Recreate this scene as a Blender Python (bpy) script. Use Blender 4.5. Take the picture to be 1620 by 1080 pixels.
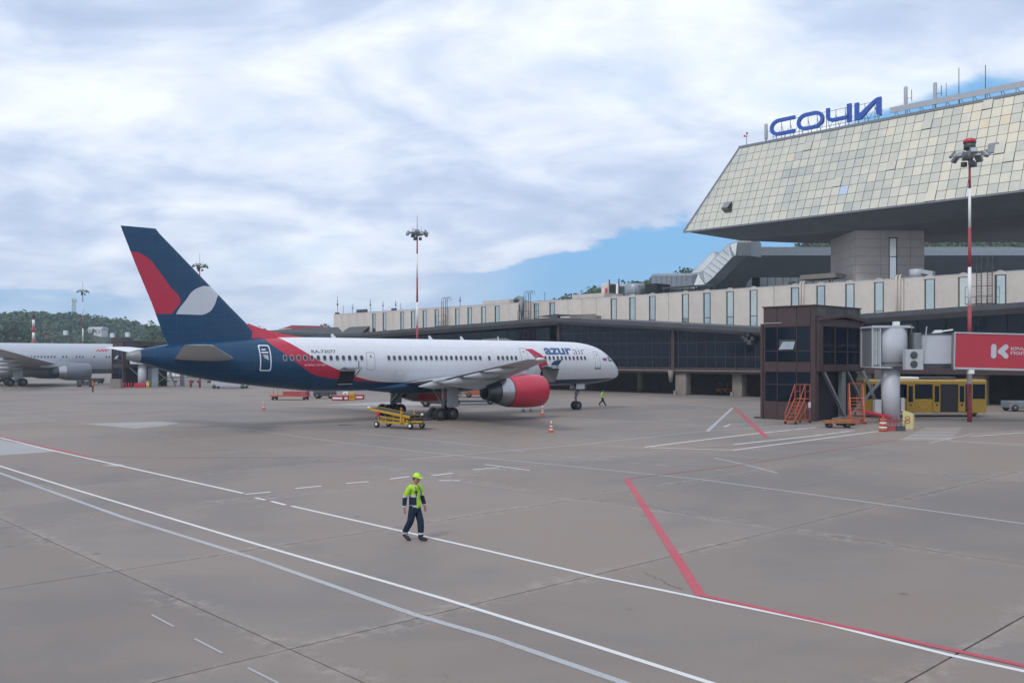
import bpy, bmesh, math, random
from mathutils import Vector, Matrix
R = math.radians
random.seed(7)
for o in list(bpy.data.objects): bpy.data.objects.remove(o)
C = bpy.context.scene.collection
SC = bpy.context.scene

# ------------------------------------------------------------------ camera, sky, sun, exposure
F, YH, H = 1450.0, 567.0, 4.83          # focal length and horizon in photo pixels, eye height in metres
cd = bpy.data.cameras.new('camera'); cam = bpy.data.objects.new('camera', cd); C.objects.link(cam)
cam.location = (0, 0, H); cam.rotation_euler = (R(90), 0, 0)
cd.sensor_width = 36; cd.lens = 36 * F / 1620; cd.shift_y = (YH - 540) / 1620
cd.clip_start = 0.1; cd.clip_end = 20000
SC.camera = cam
SUN_EL, SUN_AZ = R(48), R(212)          # azimuth clockwise from +Y: behind and to the left
sun_dir = Vector((math.sin(SUN_AZ) * math.cos(SUN_EL), math.cos(SUN_AZ) * math.cos(SUN_EL), math.sin(SUN_EL)))
sl = bpy.data.lights.new('sun', 'SUN'); sl.energy = 1.15; sl.angle = R(14); sl.color = (1, .955, .89)
so = bpy.data.objects.new('sun', sl); C.objects.link(so)
so.rotation_euler = sun_dir.to_track_quat('Z', 'Y').to_euler(); so.location = (0, 0, 200)
SC.view_settings.view_transform = 'Standard'; SC.view_settings.look = 'None'
SC.view_settings.exposure = 0.34; SC.view_settings.gamma = 1; SC.view_settings.use_curve_mapping = False
SC.render.engine = 'CYCLES'
SC.cycles.use_denoising = True
SC.cycles.max_bounces = 6; SC.cycles.diffuse_bounces = 3; SC.cycles.glossy_bounces = 3
SC.cycles.volume_bounces = 0; SC.cycles.volume_step_rate = 5

def N(nt, typ, **kw):
    n = nt.nodes.new(typ)
    for k, v in kw.items():
        if k.startswith('i_'):
            key = k[2:]
            n.inputs[int(key) if key.isdigit() else key].default_value = v
        else: setattr(n, k, v)
    return n
def mth(nt, op, a, b=None, c=None, clamp=False):
    n = nt.nodes.new('ShaderNodeMath'); n.operation = op; n.use_clamp = clamp
    for i, v in enumerate((a, b, c)):
        if v is None: continue
        if isinstance(v, (int, float)): n.inputs[i].default_value = v
        else: nt.links.new(v, n.inputs[i])
    return n.outputs[0]
def sstep(nt, v, a, b):
    n = nt.nodes.new('ShaderNodeMapRange'); n.interpolation_type = 'SMOOTHSTEP'
    nt.links.new(v, n.inputs['Value']); n.inputs['From Min'].default_value = a; n.inputs['From Max'].default_value = b
    return n.outputs[0]
def mixc(nt, fac, a, b, mode='MIX'):
    n = nt.nodes.new('ShaderNodeMix'); n.data_type = 'RGBA'; n.blend_type = mode
    for s, v in ((n.inputs[0], fac), (n.inputs[6], a), (n.inputs[7], b)):
        if isinstance(v, (int, float)): s.default_value = v
        elif isinstance(v, tuple): s.default_value = (*v[:3], 1)
        else: nt.links.new(v, s)
    return n.outputs[2]
def ramp(nt, fac, stops):
    n = nt.nodes.new('ShaderNodeValToRGB'); e = n.color_ramp.elements
    while len(e) < len(stops): e.new(.5)
    for q, (p, c) in zip(e, stops): q.position = p; q.color = (*c, 1)
    nt.links.new(fac, n.inputs[0]); return n.outputs[0]
def noise(nt, vec, scale, detail=4, rough=.55, dist=0):
    n = nt.nodes.new('ShaderNodeTexNoise'); n.inputs['Scale'].default_value = scale
    n.inputs['Detail'].default_value = detail; n.inputs['Roughness'].default_value = rough; n.inputs['Distortion'].default_value = dist
    if vec is not None: nt.links.new(vec, n.inputs['Vector'])
    return n.outputs['Fac']

def build_world():
    w = bpy.data.worlds.new('World'); SC.world = w; w.use_nodes = True; nt = w.node_tree; nt.nodes.clear()
    L = nt.links.new
    out = N(nt, 'ShaderNodeOutputWorld'); bg = N(nt, 'ShaderNodeBackground'); bg.inputs[1].default_value = 0.1
    sky = N(nt, 'ShaderNodeTexSky'); sky.sky_type = 'NISHITA'; sky.sun_disc = False
    sky.sun_elevation = SUN_EL; sky.sun_rotation = SUN_AZ; sky.dust_density = 1.6; sky.ozone_density = 1.5; sky.altitude = 20
    tc = N(nt, 'ShaderNodeTexCoord'); sp = N(nt, 'ShaderNodeSeparateXYZ'); L(tc.outputs['Generated'], sp.inputs[0])
    x, y, z = sp.outputs
    zz = mth(nt, 'ADD', mth(nt, 'MAXIMUM', z, 0.0), 0.34)
    cv = N(nt, 'ShaderNodeCombineXYZ'); L(mth(nt, 'DIVIDE', x, zz), cv.inputs[0]); L(mth(nt, 'DIVIDE', y, zz), cv.inputs[1])
    mp = N(nt, 'ShaderNodeMapping'); mp.inputs['Rotation'].default_value = (0, 0, R(-38)); mp.inputs['Scale'].default_value = (1.5, 2.1, 1)
    mp.inputs['Location'].default_value = (1.3, 4.2, 0); L(cv.outputs[0], mp.inputs[0]); P = mp.outputs[0]
    n1 = noise(nt, P, 2.0, 7, .52, .55)
    n2 = noise(nt, P, .75, 4, .5, .2)
    n3 = noise(nt, P, 5.0, 6, .52, .35)
    # cloud brightness: lilac grey hollows, near white tops
    v = mth(nt, 'ADD', mth(nt, 'MULTIPLY', n1, .50), mth(nt, 'ADD', mth(nt, 'MULTIPLY', n2, .36), mth(nt, 'MULTIPLY', n3, .19)))
    cl = ramp(nt, v, [(.40, (.36, .43, .575)), (.48, (.445, .51, .645)), (.55, (.575, .62, .715)), (.64, (.72, .745, .79))])
    cl10 = mixc(nt, 1.0, cl, (11.3, 11.5, 11.7), 'MULTIPLY')
    # openings in the deck: a long one over the terminal, small ones elsewhere
    yy = mth(nt, 'MAXIMUM', y, .08); a = mth(nt, 'DIVIDE', x, yy); e = mth(nt, 'DIVIDE', z, yy)
    wob = mth(nt, 'MULTIPLY', mth(nt, 'SUBTRACT', n1, .5), .13)
    wob2 = mth(nt, 'MULTIPLY', mth(nt, 'SUBTRACT', n3, .5), .045)
    wb = mth(nt, 'ADD', wob, wob2)
    line = mth(nt, 'ADD', mth(nt, 'MULTIPLY', a, .27), .098)
    g1 = mth(nt, 'MULTIPLY', sstep(nt, mth(nt, 'SUBTRACT', line, mth(nt, 'ADD', e, wb)), -.004, .012), sstep(nt, mth(nt, 'ADD', a, wb), -.16, .06))
    g1 = mth(nt, 'MULTIPLY', g1, mth(nt, 'SUBTRACT', 1.0, sstep(nt, a, 1.0, 1.6)))
    def blob(ca, ce, ra, re, s=.0):
        da = mth(nt, 'DIVIDE', mth(nt, 'SUBTRACT', a, ca), ra)
        de = mth(nt, 'DIVIDE', mth(nt, 'SUBTRACT', mth(nt, 'ADD', e, mth(nt, 'MULTIPLY', wb, .6)), mth(nt, 'ADD', mth(nt, 'MULTIPLY', mth(nt, 'SUBTRACT', a, ca), s), ce)), re)
        d = mth(nt, 'ADD', mth(nt, 'MULTIPLY', da, da), mth(nt, 'MULTIPLY', de, de))
        return mth(nt, 'SUBTRACT', 1.0, sstep(nt, d, .35, 1.3))
    g2 = blob(.45, .262, .13, .034, .28)
    g3 = mth(nt, 'MULTIPLY', blob(-.53, .055, .14, .02), .6)
    g = mth(nt, 'MAXIMUM', g1, mth(nt, 'MAXIMUM', g2, g3))
    thin = mth(nt, 'MULTIPLY', sstep(nt, n2, .56, .74), .5)
    g = mth(nt, 'MAXIMUM', g, thin)
    g = mth(nt, 'MULTIPLY', g, .97)
    blue = mixc(nt, .8, sky.outputs[0], (1.5, 4.1, 7.4))
    c = mixc(nt, g, cl10, blue)
    hz = mth(nt, 'SUBTRACT', 1.0, sstep(nt, z, 0.0, .09))
    c = mixc(nt, mth(nt, 'MULTIPLY', hz, .22), c, (5.2, 6.6, 7.8))
    L(c, bg.inputs[0]); L(bg.outputs[0], out.inputs[0])
build_world()

# ------------------------------------------------------------------ helpers
def tag(o, label=None, cat=None, group=None, kind=None):
    if label: o['label'] = label
    if cat: o['category'] = cat
    if group: o['group'] = group
    if kind: o['kind'] = kind
    return o
def thing(name, label, cat, loc=(0, 0, 0), rz=0, group=None):
    o = bpy.data.objects.new(name, None); C.objects.link(o); o.location = loc; o.rotation_euler = (0, 0, rz)
    o.empty_display_size = .2
    return tag(o, label, cat, group)
def copy_tree(o, parent=None):
    c = o.copy(); C.objects.link(c)
    if parent: c.parent = parent
    for ch in list(o.children): copy_tree(ch, c)
    return c
def G(px, py, z=0.0):
    D = (H - z) * F / (py - YH); return Vector(((px - 810) / F * D, D, z))
def P(px, py, D): return Vector(((px - 810) / F * D, D, H + (YH - py) * D / F))

class MB:
    def __init__(s): s.v = []; s.f = []; s.sm = []; s.mi = []; s.m = 0
    def add(s, vs, fs, smooth=False):
        b = len(s.v); s.v += [tuple(p) for p in vs]
        for f in fs: s.f.append([b + i for i in f]); s.sm.append(smooth); s.mi.append(s.m)
        return s
    def box(s, lo, hi, M=None):
        x0, y0, z0 = lo; x1, y1, z1 = hi
        vs = [Vector(p) for p in ((x0,y0,z0),(x1,y0,z0),(x1,y1,z0),(x0,y1,z0),(x0,y0,z1),(x1,y0,z1),(x1,y1,z1),(x0,y1,z1))]
        if M is not None: vs = [M @ p for p in vs]
        return s.add(vs, [(0,3,2,1),(4,5,6,7),(0,1,5,4),(1,2,6,5),(2,3,7,6),(3,0,4,7)])
    def bar(s, a, b, w, h=None):
        h = h or w; a = Vector(a); b = Vector(b); d = (b - a)
        if d.length < 1e-6: return s
        q = d.to_track_quat('Z', 'Y').to_matrix().to_4x4(); q.translation = a
        return s.box((-w/2, -h/2, 0), (w/2, h/2, d.length), q)
    def tube(s, pts, rad, n=10, cap=True, smooth=True):
        pts = [Vector(p) for p in pts]; rr = rad if isinstance(rad, (list, tuple)) else [rad] * len(pts)
        vs = []; fs = []
        up = None
        for i, p in enumerate(pts):
            d = (pts[min(i+1, len(pts)-1)] - pts[max(i-1, 0)]).normalized()
            if up is None:
                up = Vector((0, 0, 1)) if abs(d.z) < .9 else Vector((1, 0, 0))
            sx = d.cross(up).normalized(); sy = d.cross(sx).normalized(); up = -sy if False else up
            for k in range(n):
                a = 2 * math.pi * k / n; vs.append(p + (sx * math.cos(a) + sy * math.sin(a)) * rr[i])
        for i in range(len(pts) - 1):
            for k in range(n):
                a = i*n+k; b = i*n+(k+1) % n; fs.append((a, b, b+n, a+n))
        s.add(vs, fs, smooth)
        if cap:
            s.add(vs[:n], [tuple(range(n))[::-1]]); s.add(vs[-n:], [tuple(range(n))])
        return s
    def prism(s, poly, z0, z1, M=None):
        n = len(poly); vs = [Vector((x, y, z0)) for x, y in poly] + [Vector((x, y, z1)) for x, y in poly]
        if M is not None: vs = [M @ p for p in vs]
        return s.add(vs, [tuple(range(n))[::-1], tuple(range(n, 2*n))] + [(i, (i+1) % n, n+(i+1) % n, n+i) for i in range(n)])
    def quad(s, a, b, c, d): return s.add([a, b, c, d], [(0, 1, 2, 3)])
    def loft(s, rings, cap=True, smooth=True, closed=True):
        n = len(rings[0]); vs = [p for r in rings for p in r]; fs = []
        for i in range(len(rings)-1):
            for k in range(n if closed else n-1):
                a = i*n+k; b = i*n+(k+1) % n; fs.append((a, b, b+n, a+n))
        s.add(vs, fs, smooth)
        if cap: s.add(rings[0], [tuple(range(n))[::-1]]); s.add(rings[-1], [tuple(range(n))])
        return s
    def lathe(s, prof, M, n=24, smooth=True):   # prof: (along x, radius)
        vs = []; fs = []
        for x, r in prof:
            for k in range(n):
                a = 2*math.pi*k/n; vs.append(M @ Vector((x, r*math.cos(a), r*math.sin(a))))
        for i in range(len(prof)-1):
            for k in range(n):
                a = i*n+k; b = i*n+(k+1) % n; fs.append((a, a+n, b+n, b))
        return s.add(vs, fs, smooth)
    def mesh(s, name, mats):
        me = bpy.data.meshes.new(name); me.from_pydata(s.v, [], s.f); me.update()
        for m in (mats if isinstance(mats, (list, tuple)) else [mats]): me.materials.append(m)
        me.polygons.foreach_set('use_smooth', s.sm); me.polygons.foreach_set('material_index', s.mi)
        return me
    def build(s, name, mats, parent=None, loc=None, fix=True):
        me = s.mesh(name, mats)
        if fix and len(s.f) < 20000:
            bm = bmesh.new(); bm.from_mesh(me); bmesh.ops.remove_doubles(bm, verts=bm.verts, dist=1e-5)
            bmesh.ops.recalc_face_normals(bm, faces=bm.faces)
            bm.to_mesh(me); bm.free()
        return link(name, me, parent, loc)
def link(name, me, parent=None, loc=None, rot=None):
    o = bpy.data.objects.new(name, me); C.objects.link(o)
    if parent: o.parent = parent
    if loc is not None: o.location = loc
    if rot is not None: o.rotation_euler = rot
    return o
def shade_auto(o, ang=35):
    for p in o.data.polygons: p.use_smooth = True
    o.data.set_sharp_from_angle(angle=R(ang)) if hasattr(o.data, 'set_sharp_from_angle') else None
def bevel(o, w, seg=2):
    bm = bmesh.new(); bm.from_mesh(o.data)
    ed = [e for e in bm.edges if len(e.link_faces) == 2 and e.calc_face_angle(0) > .5]
    bmesh.ops.bevel(bm, geom=ed, offset=w, segments=seg, affect='EDGES', profile=.5, clamp_overlap=True)
    bm.to_mesh(o.data); bm.free(); shade_auto(o); return o

def mat(name, col, rough=.6, metal=0, var=.12, scale=3, spec=.5, dirt=0, rnd=0, bump=0, coat=0):
    m = bpy.data.materials.new(name); m.use_nodes = True; nt = m.node_tree; b = nt.nodes['Principled BSDF']
    tc = N(nt, 'ShaderNodeTexCoord'); v = tc.outputs['Object']
    c = (*col, 1)
    n = noise(nt, v, scale, 5, .6)
    dark = tuple(x*(1-var) for x in col); lite = tuple(min(1, x*(1+var)) for x in col)
    cc = ramp(nt, n, [(.3, dark), (.7, lite)])
    if dirt:
        n2 = noise(nt, v, scale*.35, 7, .7, .6)
        cc = mixc(nt, mth(nt, 'MULTIPLY', sstep(nt, n2, .48, .72), dirt), cc, tuple(x*.45+.02 for x in col))
    if rnd:
        oi = N(nt, 'ShaderNodeObjectInfo')
        h = N(nt, 'ShaderNodeHueSaturation'); nt.links.new(cc, h.inputs['Color'])
        nt.links.new(mth(nt, 'ADD', mth(nt, 'MULTIPLY', oi.outputs['Random'], 2*rnd), 1-rnd), h.inputs['Value']); cc = h.outputs[0]
    nt.links.new(cc, b.inputs['Base Color'])
    nt.links.new(mth(nt, 'ADD', mth(nt, 'MULTIPLY', mth(nt, 'SUBTRACT', n, .5), .3), rough, clamp=True), b.inputs['Roughness'])
    b.inputs['Metallic'].default_value = metal; b.inputs['Specular IOR Level'].default_value = spec
    if coat: b.inputs['Coat Weight'].default_value = coat; b.inputs['Coat Roughness'].default_value = .15
    if bump:
        bp = N(nt, 'ShaderNodeBump'); bp.inputs['Strength'].default_value = bump; bp.inputs['Distance'].default_value = .02
        nt.links.new(n, bp.inputs['Height']); nt.links.new(bp.outputs[0], b.inputs['Normal'])
    return m
M = dict(
    white=mat('white_paint', (.70, .71, .74), .35, var=.04, dirt=.08, coat=.2),
    grey=mat('light_grey_paint', (.42, .44, .46), .45, var=.06, dirt=.15),
    mgrey=mat('mid_grey_metal', (.22, .235, .25), .5, .3, var=.1, dirt=.2),
    dgrey=mat('dark_grey_metal', (.07, .075, .08), .55, .2, var=.2),
    black=mat('black_rubber', (.018, .018, .02), .75, var=.3),
    hub=mat('wheel_hub', (.17, .175, .18), .5, .3, var=.15, dirt=.3),
    steel=mat('bare_steel', (.45, .45, .46), .32, .9, var=.12, dirt=.25),
    dsteel=mat('hot_section_steel', (.10, .11, .12), .42, .8, var=.2, dirt=.3),
    red=mat('red_paint', (.52, .024, .052), .38, var=.08, dirt=.12, coat=.2),
    dred=mat('faded_red_paint', (.36, .06, .075), .55, var=.12, dirt=.2),
    pink=mat('sun_faded_mast_red', (.33, .05, .065), .55, var=.1, dirt=.1),
    orange=mat('orange_paint', (.44, .10, .04), .5, var=.15, dirt=.3),
    rust=mat('rusty_orange_deck', (.30, .12, .04), .7, var=.3, dirt=.4),
    yellow=mat('yellow_paint', (.50, .30, .02), .45, var=.12, dirt=.25),
    byellow=mat('bus_yellow', (.34, .205, .015), .35, var=.06, dirt=.15, coat=.3),
    brown=mat('brown_cladding', (.058, .033, .034), .6, var=.14, scale=1.2, dirt=.25, rnd=.08),
    beige=mat('beige_render_panel', (.62, .555, .49), .8, var=.05, scale=.9, dirt=.28, rnd=.05),
    stone=mat('tower_stone_cladding', (.60, .53, .485), .75, var=.07, scale=.8, dirt=.15),
    joint=mat('dark_joint', (.045, .04, .037), .8),
    soffit=mat('soffit_grey', (.26, .265, .28), .7, var=.12, scale=.5, dirt=.3),
    roofing=mat('bitumen_roof', (.085, .09, .098), .8, var=.2, scale=.6, dirt=.3),
    fascia=mat('roof_fascia', (.075, .08, .09), .7, var=.15, scale=.5, dirt=.3),
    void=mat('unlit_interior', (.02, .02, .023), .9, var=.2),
    concrete=mat('concrete_pier', (.24, .21, .18), .85, var=.12, scale=1.2, dirt=.3),
    galv=mat('galvanised_duct', (.30, .34, .37), .42, .35, var=.12, scale=2, dirt=.2),
    dglass=mat('dark_glass', (.006, .011, .022), .07, spec=.22, var=.2),
    navy=mat('navy_paint', (.003, .047, .115), .35, var=.08, dirt=.08, coat=.25),
    signblue=mat('sign_blue', (.03, .095, .42), .45, var=.06),
    adred=mat('advert_red', (.42, .028, .05), .5, var=.03, dirt=.05),
    letter=mat('white_lettering', (.78, .78, .78), .5, var=.02),
    hall=mat('grey_hall_wall', (.032, .036, .044), .8, var=.2, scale=.5, dirt=.2),
)
def ground_mat(name, base=(.230, .201, .180), rnd=.07, fine=1.0, edge=False):
    m = bpy.data.materials.new(name); m.use_nodes = True; nt = m.node_tree; b = nt.nodes['Principled BSDF']
    g = N(nt, 'ShaderNodeNewGeometry'); v = g.outputs['Position']; oi = N(nt, 'ShaderNodeObjectInfo')
    mp = N(nt, 'ShaderNodeMapping'); mp.inputs['Rotation'].default_value = (0, 0, R(46.6)); mp.inputs['Scale'].default_value = (.35, 1, 1); nt.links.new(v, mp.inputs[0])
    big = noise(nt, v, .055, 5, .6, .4); mid = noise(nt, mp.outputs[0], .5, 7, .62, .3); fin = noise(nt, v, 26, 6, .75); st = noise(nt, v, 3.2, 8, .7, .5)
    c = ramp(nt, mid, [(.30, tuple(x*.80 for x in base)), (.52, base), (.72, (base[0]*1.14, base[1]*1.11, base[2]*1.07))])
    c = mixc(nt, sstep(nt, big, .38, .66), c, (base[0]*1.10, base[1]*1.01, base[2]*.94), 'MIX')
    c = mixc(nt, mth(nt, 'MULTIPLY', sstep(nt, big, .52, .40), .65), c, (base[0]*.78, base[1]*.80, base[2]*.84))
    c = mixc(nt, mth(nt, 'MULTIPLY', sstep(nt, st, .60, .78), .38), c, (base[0]*1.4, base[1]*1.38, base[2]*1.34))
    c = mixc(nt, mth(nt, 'MULTIPLY', sstep(nt, st, .40, .26), .35), c, (base[0]*.55, base[1]*.55, base[2]*.56))
    if edge:
        tc = N(nt, 'ShaderNodeTexCoord'); sp = N(nt, 'ShaderNodeSeparateXYZ'); nt.links.new(tc.outputs['Object'], sp.inputs[0])
        dx = mth(nt, 'MINIMUM', sp.outputs[0], mth(nt, 'SUBTRACT', 7.72, sp.outputs[0])); dy = mth(nt, 'MINIMUM', sp.outputs[1], mth(nt, 'SUBTRACT', 15.75, sp.outputs[1]))
        dd = mth(nt, 'ADD', mth(nt, 'MINIMUM', dx, dy), mth(nt, 'MULTIPLY', mth(nt, 'SUBTRACT', mid, .5), 2.4))
        pale = mth(nt, 'MULTIPLY', sstep(nt, dd, .55, -.1), mth(nt, 'MULTIPLY', sstep(nt, st, .42, .62), .8))
        c = mixc(nt, pale, c, (base[0]*1.42, base[1]*1.40, base[2]*1.36))
        warm = sstep(nt, noise(nt, v, .22, 4, .6), .5, .68)
        c = mixc(nt, mth(nt, 'MULTIPLY', warm, .45), c, (base[0]*1.12, base[1]*.97, base[2]*.88))
    h = N(nt, 'ShaderNodeHueSaturation'); nt.links.new(c, h.inputs['Color'])
    val = mth(nt, 'ADD', mth(nt, 'MULTIPLY', oi.outputs['Random'], 2*rnd), 1-rnd)
    val = mth(nt, 'MULTIPLY', val, mth(nt, 'ADD', mth(nt, 'MULTIPLY', fin, .5*fine), 1-.25*fine))
    nt.links.new(val, h.inputs['Value'])
    # dark spots of oil and rubber
    vo = N(nt, 'ShaderNodeTexVoronoi'); vo.inputs['Scale'].default_value = .33; nt.links.new(v, vo.inputs['Vector'])
    spot = mth(nt, 'MULTIPLY', mth(nt, 'SUBTRACT', 1.0, sstep(nt, vo.outputs['Distance'], .012, .05)), .6)
    c2 = mixc(nt, spot, h.outputs[0], (.06, .055, .052))
    nt.links.new(c2, b.inputs['Base Color'])
    nt.links.new(mth(nt, 'ADD', mth(nt, 'MULTIPLY', mid, .25), .58), b.inputs['Roughness'])
    b.inputs['Specular IOR Level'].default_value = .35
    bp = N(nt, 'ShaderNodeBump'); bp.inputs['Strength'].default_value = .35; bp.inputs['Distance'].default_value = .006
    nt.links.new(fin, bp.inputs['Height']); nt.links.new(bp.outputs[0], b.inputs['Normal'])
    return m
M['slab'] = ground_mat('apron_concrete', edge=True)
M['ground'] = ground_mat('far_concrete', (.226, .202, .183), 0)
M['under'] = mat('joint_filler', (.03, .03, .03), .9)
def paint_mat(name, col, wear=.45, cut=.5):
    m = bpy.data.materials.new(name); m.use_nodes = True; nt = m.node_tree; b = nt.nodes['Principled BSDF']
    g = N(nt, 'ShaderNodeNewGeometry'); v = g.outputs['Position']
    n = noise(nt, v, 9, 8, .75); n2 = noise(nt, v, .6, 4, .6)
    k = mth(nt, 'ADD', mth(nt, 'MULTIPLY', n, .7), mth(nt, 'MULTIPLY', n2, .3))
    fac = mth(nt, 'MULTIPLY', sstep(nt, k, cut, cut+.16), wear)
    nt.links.new(mixc(nt, fac, col, (.24, .225, .21)), b.inputs['Base Color'])
    b.inputs['Roughness'].default_value = .65
    return m
M['mwhite'] = paint_mat('road_paint_white', (.68, .67, .65), .6, .52)
M['mgrey2'] = paint_mat('road_paint_worn', (.41, .415, .42), .55, .48)
M['mfaint'] = paint_mat('road_paint_faint', (.37, .37, .375), .4, .5)
M['mred'] = paint_mat('road_paint_red', (.46, .065, .095), .6, .50)
M['mredf'] = paint_mat('road_paint_red_faint', (.34, .13, .125), .45, .5)

# frame of the terminal: local x runs along it towards the camera's right, local y away from the apron
TE = math.atan2(-.727, .687)
OT = Vector((21.6, 122.5, 0)); ex = Vector((.687, -.727, 0)).normalized(); ny = Vector((.727, .687, 0)).normalized()
def tpx(px, k=0):       # position along the terminal of a bearing, at offset k behind its glass front
    r = (px-810)/F; o = OT + ny*k
    return (o.y*r - o.x) / (ex.x - r*ex.y)
def ht(px, py, k=0):
    t = tpx(px, k); p = OT + ny*k + ex*t; return H + (YH-py)*p.y/F

# ------------------------------------------------------------------ ground and apron
mb = MB(); S = 6000
mb.quad((-1100, -80, -.03), (1100, -80, -.03), (1100, 1400, -.03), (-1100, 1400, -.03))
tag(mb.build('ground', M['ground']), kind='structure')
mb = MB(); P0 = Vector((-3.7, 15.25, 0))
se, sn = 7.72, 15.75
apron = bpy.data.objects.new('apron', None); C.objects.link(apron); tag(apron, kind='structure')
apron.location = P0; apron.rotation_euler = (0, 0, TE)
meshes = []
for s in range(5):
    b = MB(); g = .016
    j = [random.uniform(-.004, .004) for _ in range(8)]
    # a thin slab with slightly chamfered and chipped edges
    top = []; n = 14
    for side in range(4):
        for q in range(n):
            u = q/n
            w = random.uniform(0, .010) if random.random() < .35 else 0
            if side == 0: p = (g+u*(se-2*g), g+w)
            if side == 1: p = (se-g-w, g+u*(sn-2*g))
            if side == 2: p = (se-g-u*(se-2*g), sn-g-w)
            if side == 3: p = (g+w, sn-g-u*(sn-2*g))
            top.append(p)
    b.prism(top, -.028, 0)
    meshes.append(b.mesh('slab', M['slab']))
cnt = 0
for i in range(-34, 22):
    for j in range(-3, 12):
        c = P0 + ex*((i+.5)*se) + ny*((j+.5)*sn)
        if c.y < 2 or c.y > 190: continue
        if abs(c.x) > c.y*.5586 + 11: continue
        tt = (c-OT).dot(ex); kk = (c-OT).dot(ny)
        if kk > 4: continue
        o = link('slab', meshes[(i*7+j*3) % 5], apron, (i*se, j*sn, random.uniform(-.001, .001))); cnt += 1
bm_ = MB(); 
# dark filler under the joints, just below the slab tops
c0 = [P0 + ex*(-34*se) + ny*(-3*sn)]
b = MB()
pts = [(-120, 175), (8, 128), (60, 74), (30, 5), (-30, 5)]
b.add([(x, y, -.026) for x, y in pts], [tuple(range(len(pts)))])
tag(b.build('joint_bed', M['under']), kind='structure')

def ribbon(pts, w, z=.004, mb=None, seg=None):
    mb = mb or MB(); pts = [Vector((p.x, p.y, z)) for p in pts]; L = []; Rr = []
    for i, p in enumerate(pts):
        d = (pts[min(i+1, len(pts)-1)] - pts[max(i-1, 0)]).normalized(); s = Vector((-d.y, d.x, 0))
        L.append(p+s*w/2); Rr.append(p-s*w/2)
    for i in range(len(pts)-1): mb.quad(L[i], Rr[i], Rr[i+1], L[i+1])
    return mb
def gp(*a): return [G(x, y) for x, y in a]
def mark(name, pts, w, m, z=.004): return tag(ribbon(gp(*pts), w, z).build(name, M[m]), kind='structure')
mark('white_line', [(-80, 708), (0, 737), (122, 775), (245, 812), (432, 868), (700, 946), (900, 1008), (1200, 1104)], .125, 'mwhite')
mark('worn_line', [(-80, 722), (0, 748), (195, 818), (400, 882), (660, 973), (780, 1008), (1040, 1098)], .16, 'mgrey2', .0042)
mark('white_line', [(0, 692), (60, 707), (140, 725), (385, 780)], .15, 'mwhite')
mark('white_line', [(404, 787), (420, 790.5)], .14, 'mwhite')
mark('white_line', [(429, 792.5), (452, 798.5)], .14, 'mwhite')
mark('white_line', [(461, 800), (540, 818), (650, 843), (760, 868), (945, 912), (1110, 946), (1300, 985), (1500, 1035), (1720, 1083)], .13, 'mwhite')
mark('red_line', [(-80, 672), (0, 690), (60, 704), (142, 723)], .17, 'mred', .0084)
mark('red_line', [(991, 757), (1110, 943)], .235, 'mred')
mark('red_line', [(1106, 940.5), (1300, 983), (1470, 1020), (1720, 1074)], .16, 'mred', .0088)
mark('red_line_faint', [(140, 723), (400, 724), (700, 722), (800, 716), (1000, 712), (1400, 697)], .12, 'mredf', .0046)
mark('red_line', [(990, 757), (1160, 737), (1400, 698), (1418, 696)], .11, 'mredf', .0084)
mark('white_line_thin', [(150, 721), (420, 722), (560, 723)], .1, 'mfaint', .009)
mark('white_line_thin', [(0, 690), (120, 684), (280, 679), (420, 672), (470, 670.5)], .12, 'mfaint')
mark('white_line_thin', [(340, 674), (420, 683), (560, 702), (700, 718)], .1, 'mgrey2')
mark('white_line_thin', [(700, 718), (880, 735), (1050, 752), (1100, 757), (1300, 784), (1620, 828), (1720, 842)], .13, 'mgrey2', .0043)
mark('white_line_thin', [(560, 684), (700, 698), (830, 714)], .11, 'mfaint', .0047)
mark('white_line_thin', [(640, 727), (790, 714), (930, 702), (1090, 684), (1250, 672)], .16, 'mfaint', .0049)
mark('white_line_thin', [(1020, 707), (1100, 697), (1200, 685), (1290, 676)], .2, 'mwhite')
mark('white_line_thin', [(1030, 708), (1160, 712), (1260, 699), (1390, 682)], .2, 'mwhite', .0092)
mark('white_line_thin', [(1160, 703), (1290, 689), (1350, 681)], .2, 'mwhite')
mark('white_line_thin', [(1130, 724), (1180, 735), (1230, 748)], .16, 'mfaint', .0051)
mark('grey_line', [(1119, 682), (1159, 645)], .26, 'mgrey2', .0053)
mark('red_line', [(1160, 643), (1213, 692)], .30, 'mred', .0094)
mark('white_line_thin', [(1146, 675), (1155, 671), (1180, 670)], .14, 'mwhite')
mark('white_line_thin', [(1500, 697), (1620, 703), (1720, 708)], .12, 'mwhite')
mark('white_line_thin', [(1470, 700), (1540, 686), (1620, 681), (1700, 677)], .14, 'mgrey2')
for a, b_ in (((467,772.5),(508,768.5)), ((547,764.5),(583,761.5)), ((617,757.5),(648,753.5)), ((683,752),(716,748)), ((388,781.5),(428,778)), ((695,759.8),(728,760)), ((748,742.5),(790,739.5)), ((1536,690),(1620,684))):
    mark('dash_marking', [a, b_], .16, 'mwhite', .0055)
mark('dash_marking', [(767, 734.5), (838, 744)], .12, 'mwhite', .0098)
for k in range(8):
    mark('dash_marking', [(808+k*46, 714+k*4.2), (828+k*46, 715.6+k*4.2)], .1, 'mfaint', .0057)
for a, b_ in (((308,1010),(352,1033)), ((392,1056),(440,1080)), ((240,972),(275,991)), ((45,762),(84,773))):
    mark('dash_marking', [a, b_], .05, 'mfaint', .0059)
for k in range(24):   # broken line along the terminal service road
    mark('dash_marking', [(330+k*38, 610+k*.82), (346+k*38, 610.4+k*.82)], .22, 'mfaint', .006)
    mark('dash_marking', [(700+k*23, 627+k*.75), (711+k*23, 627.3+k*.75)], .22, 'mfaint', .0061)
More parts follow.
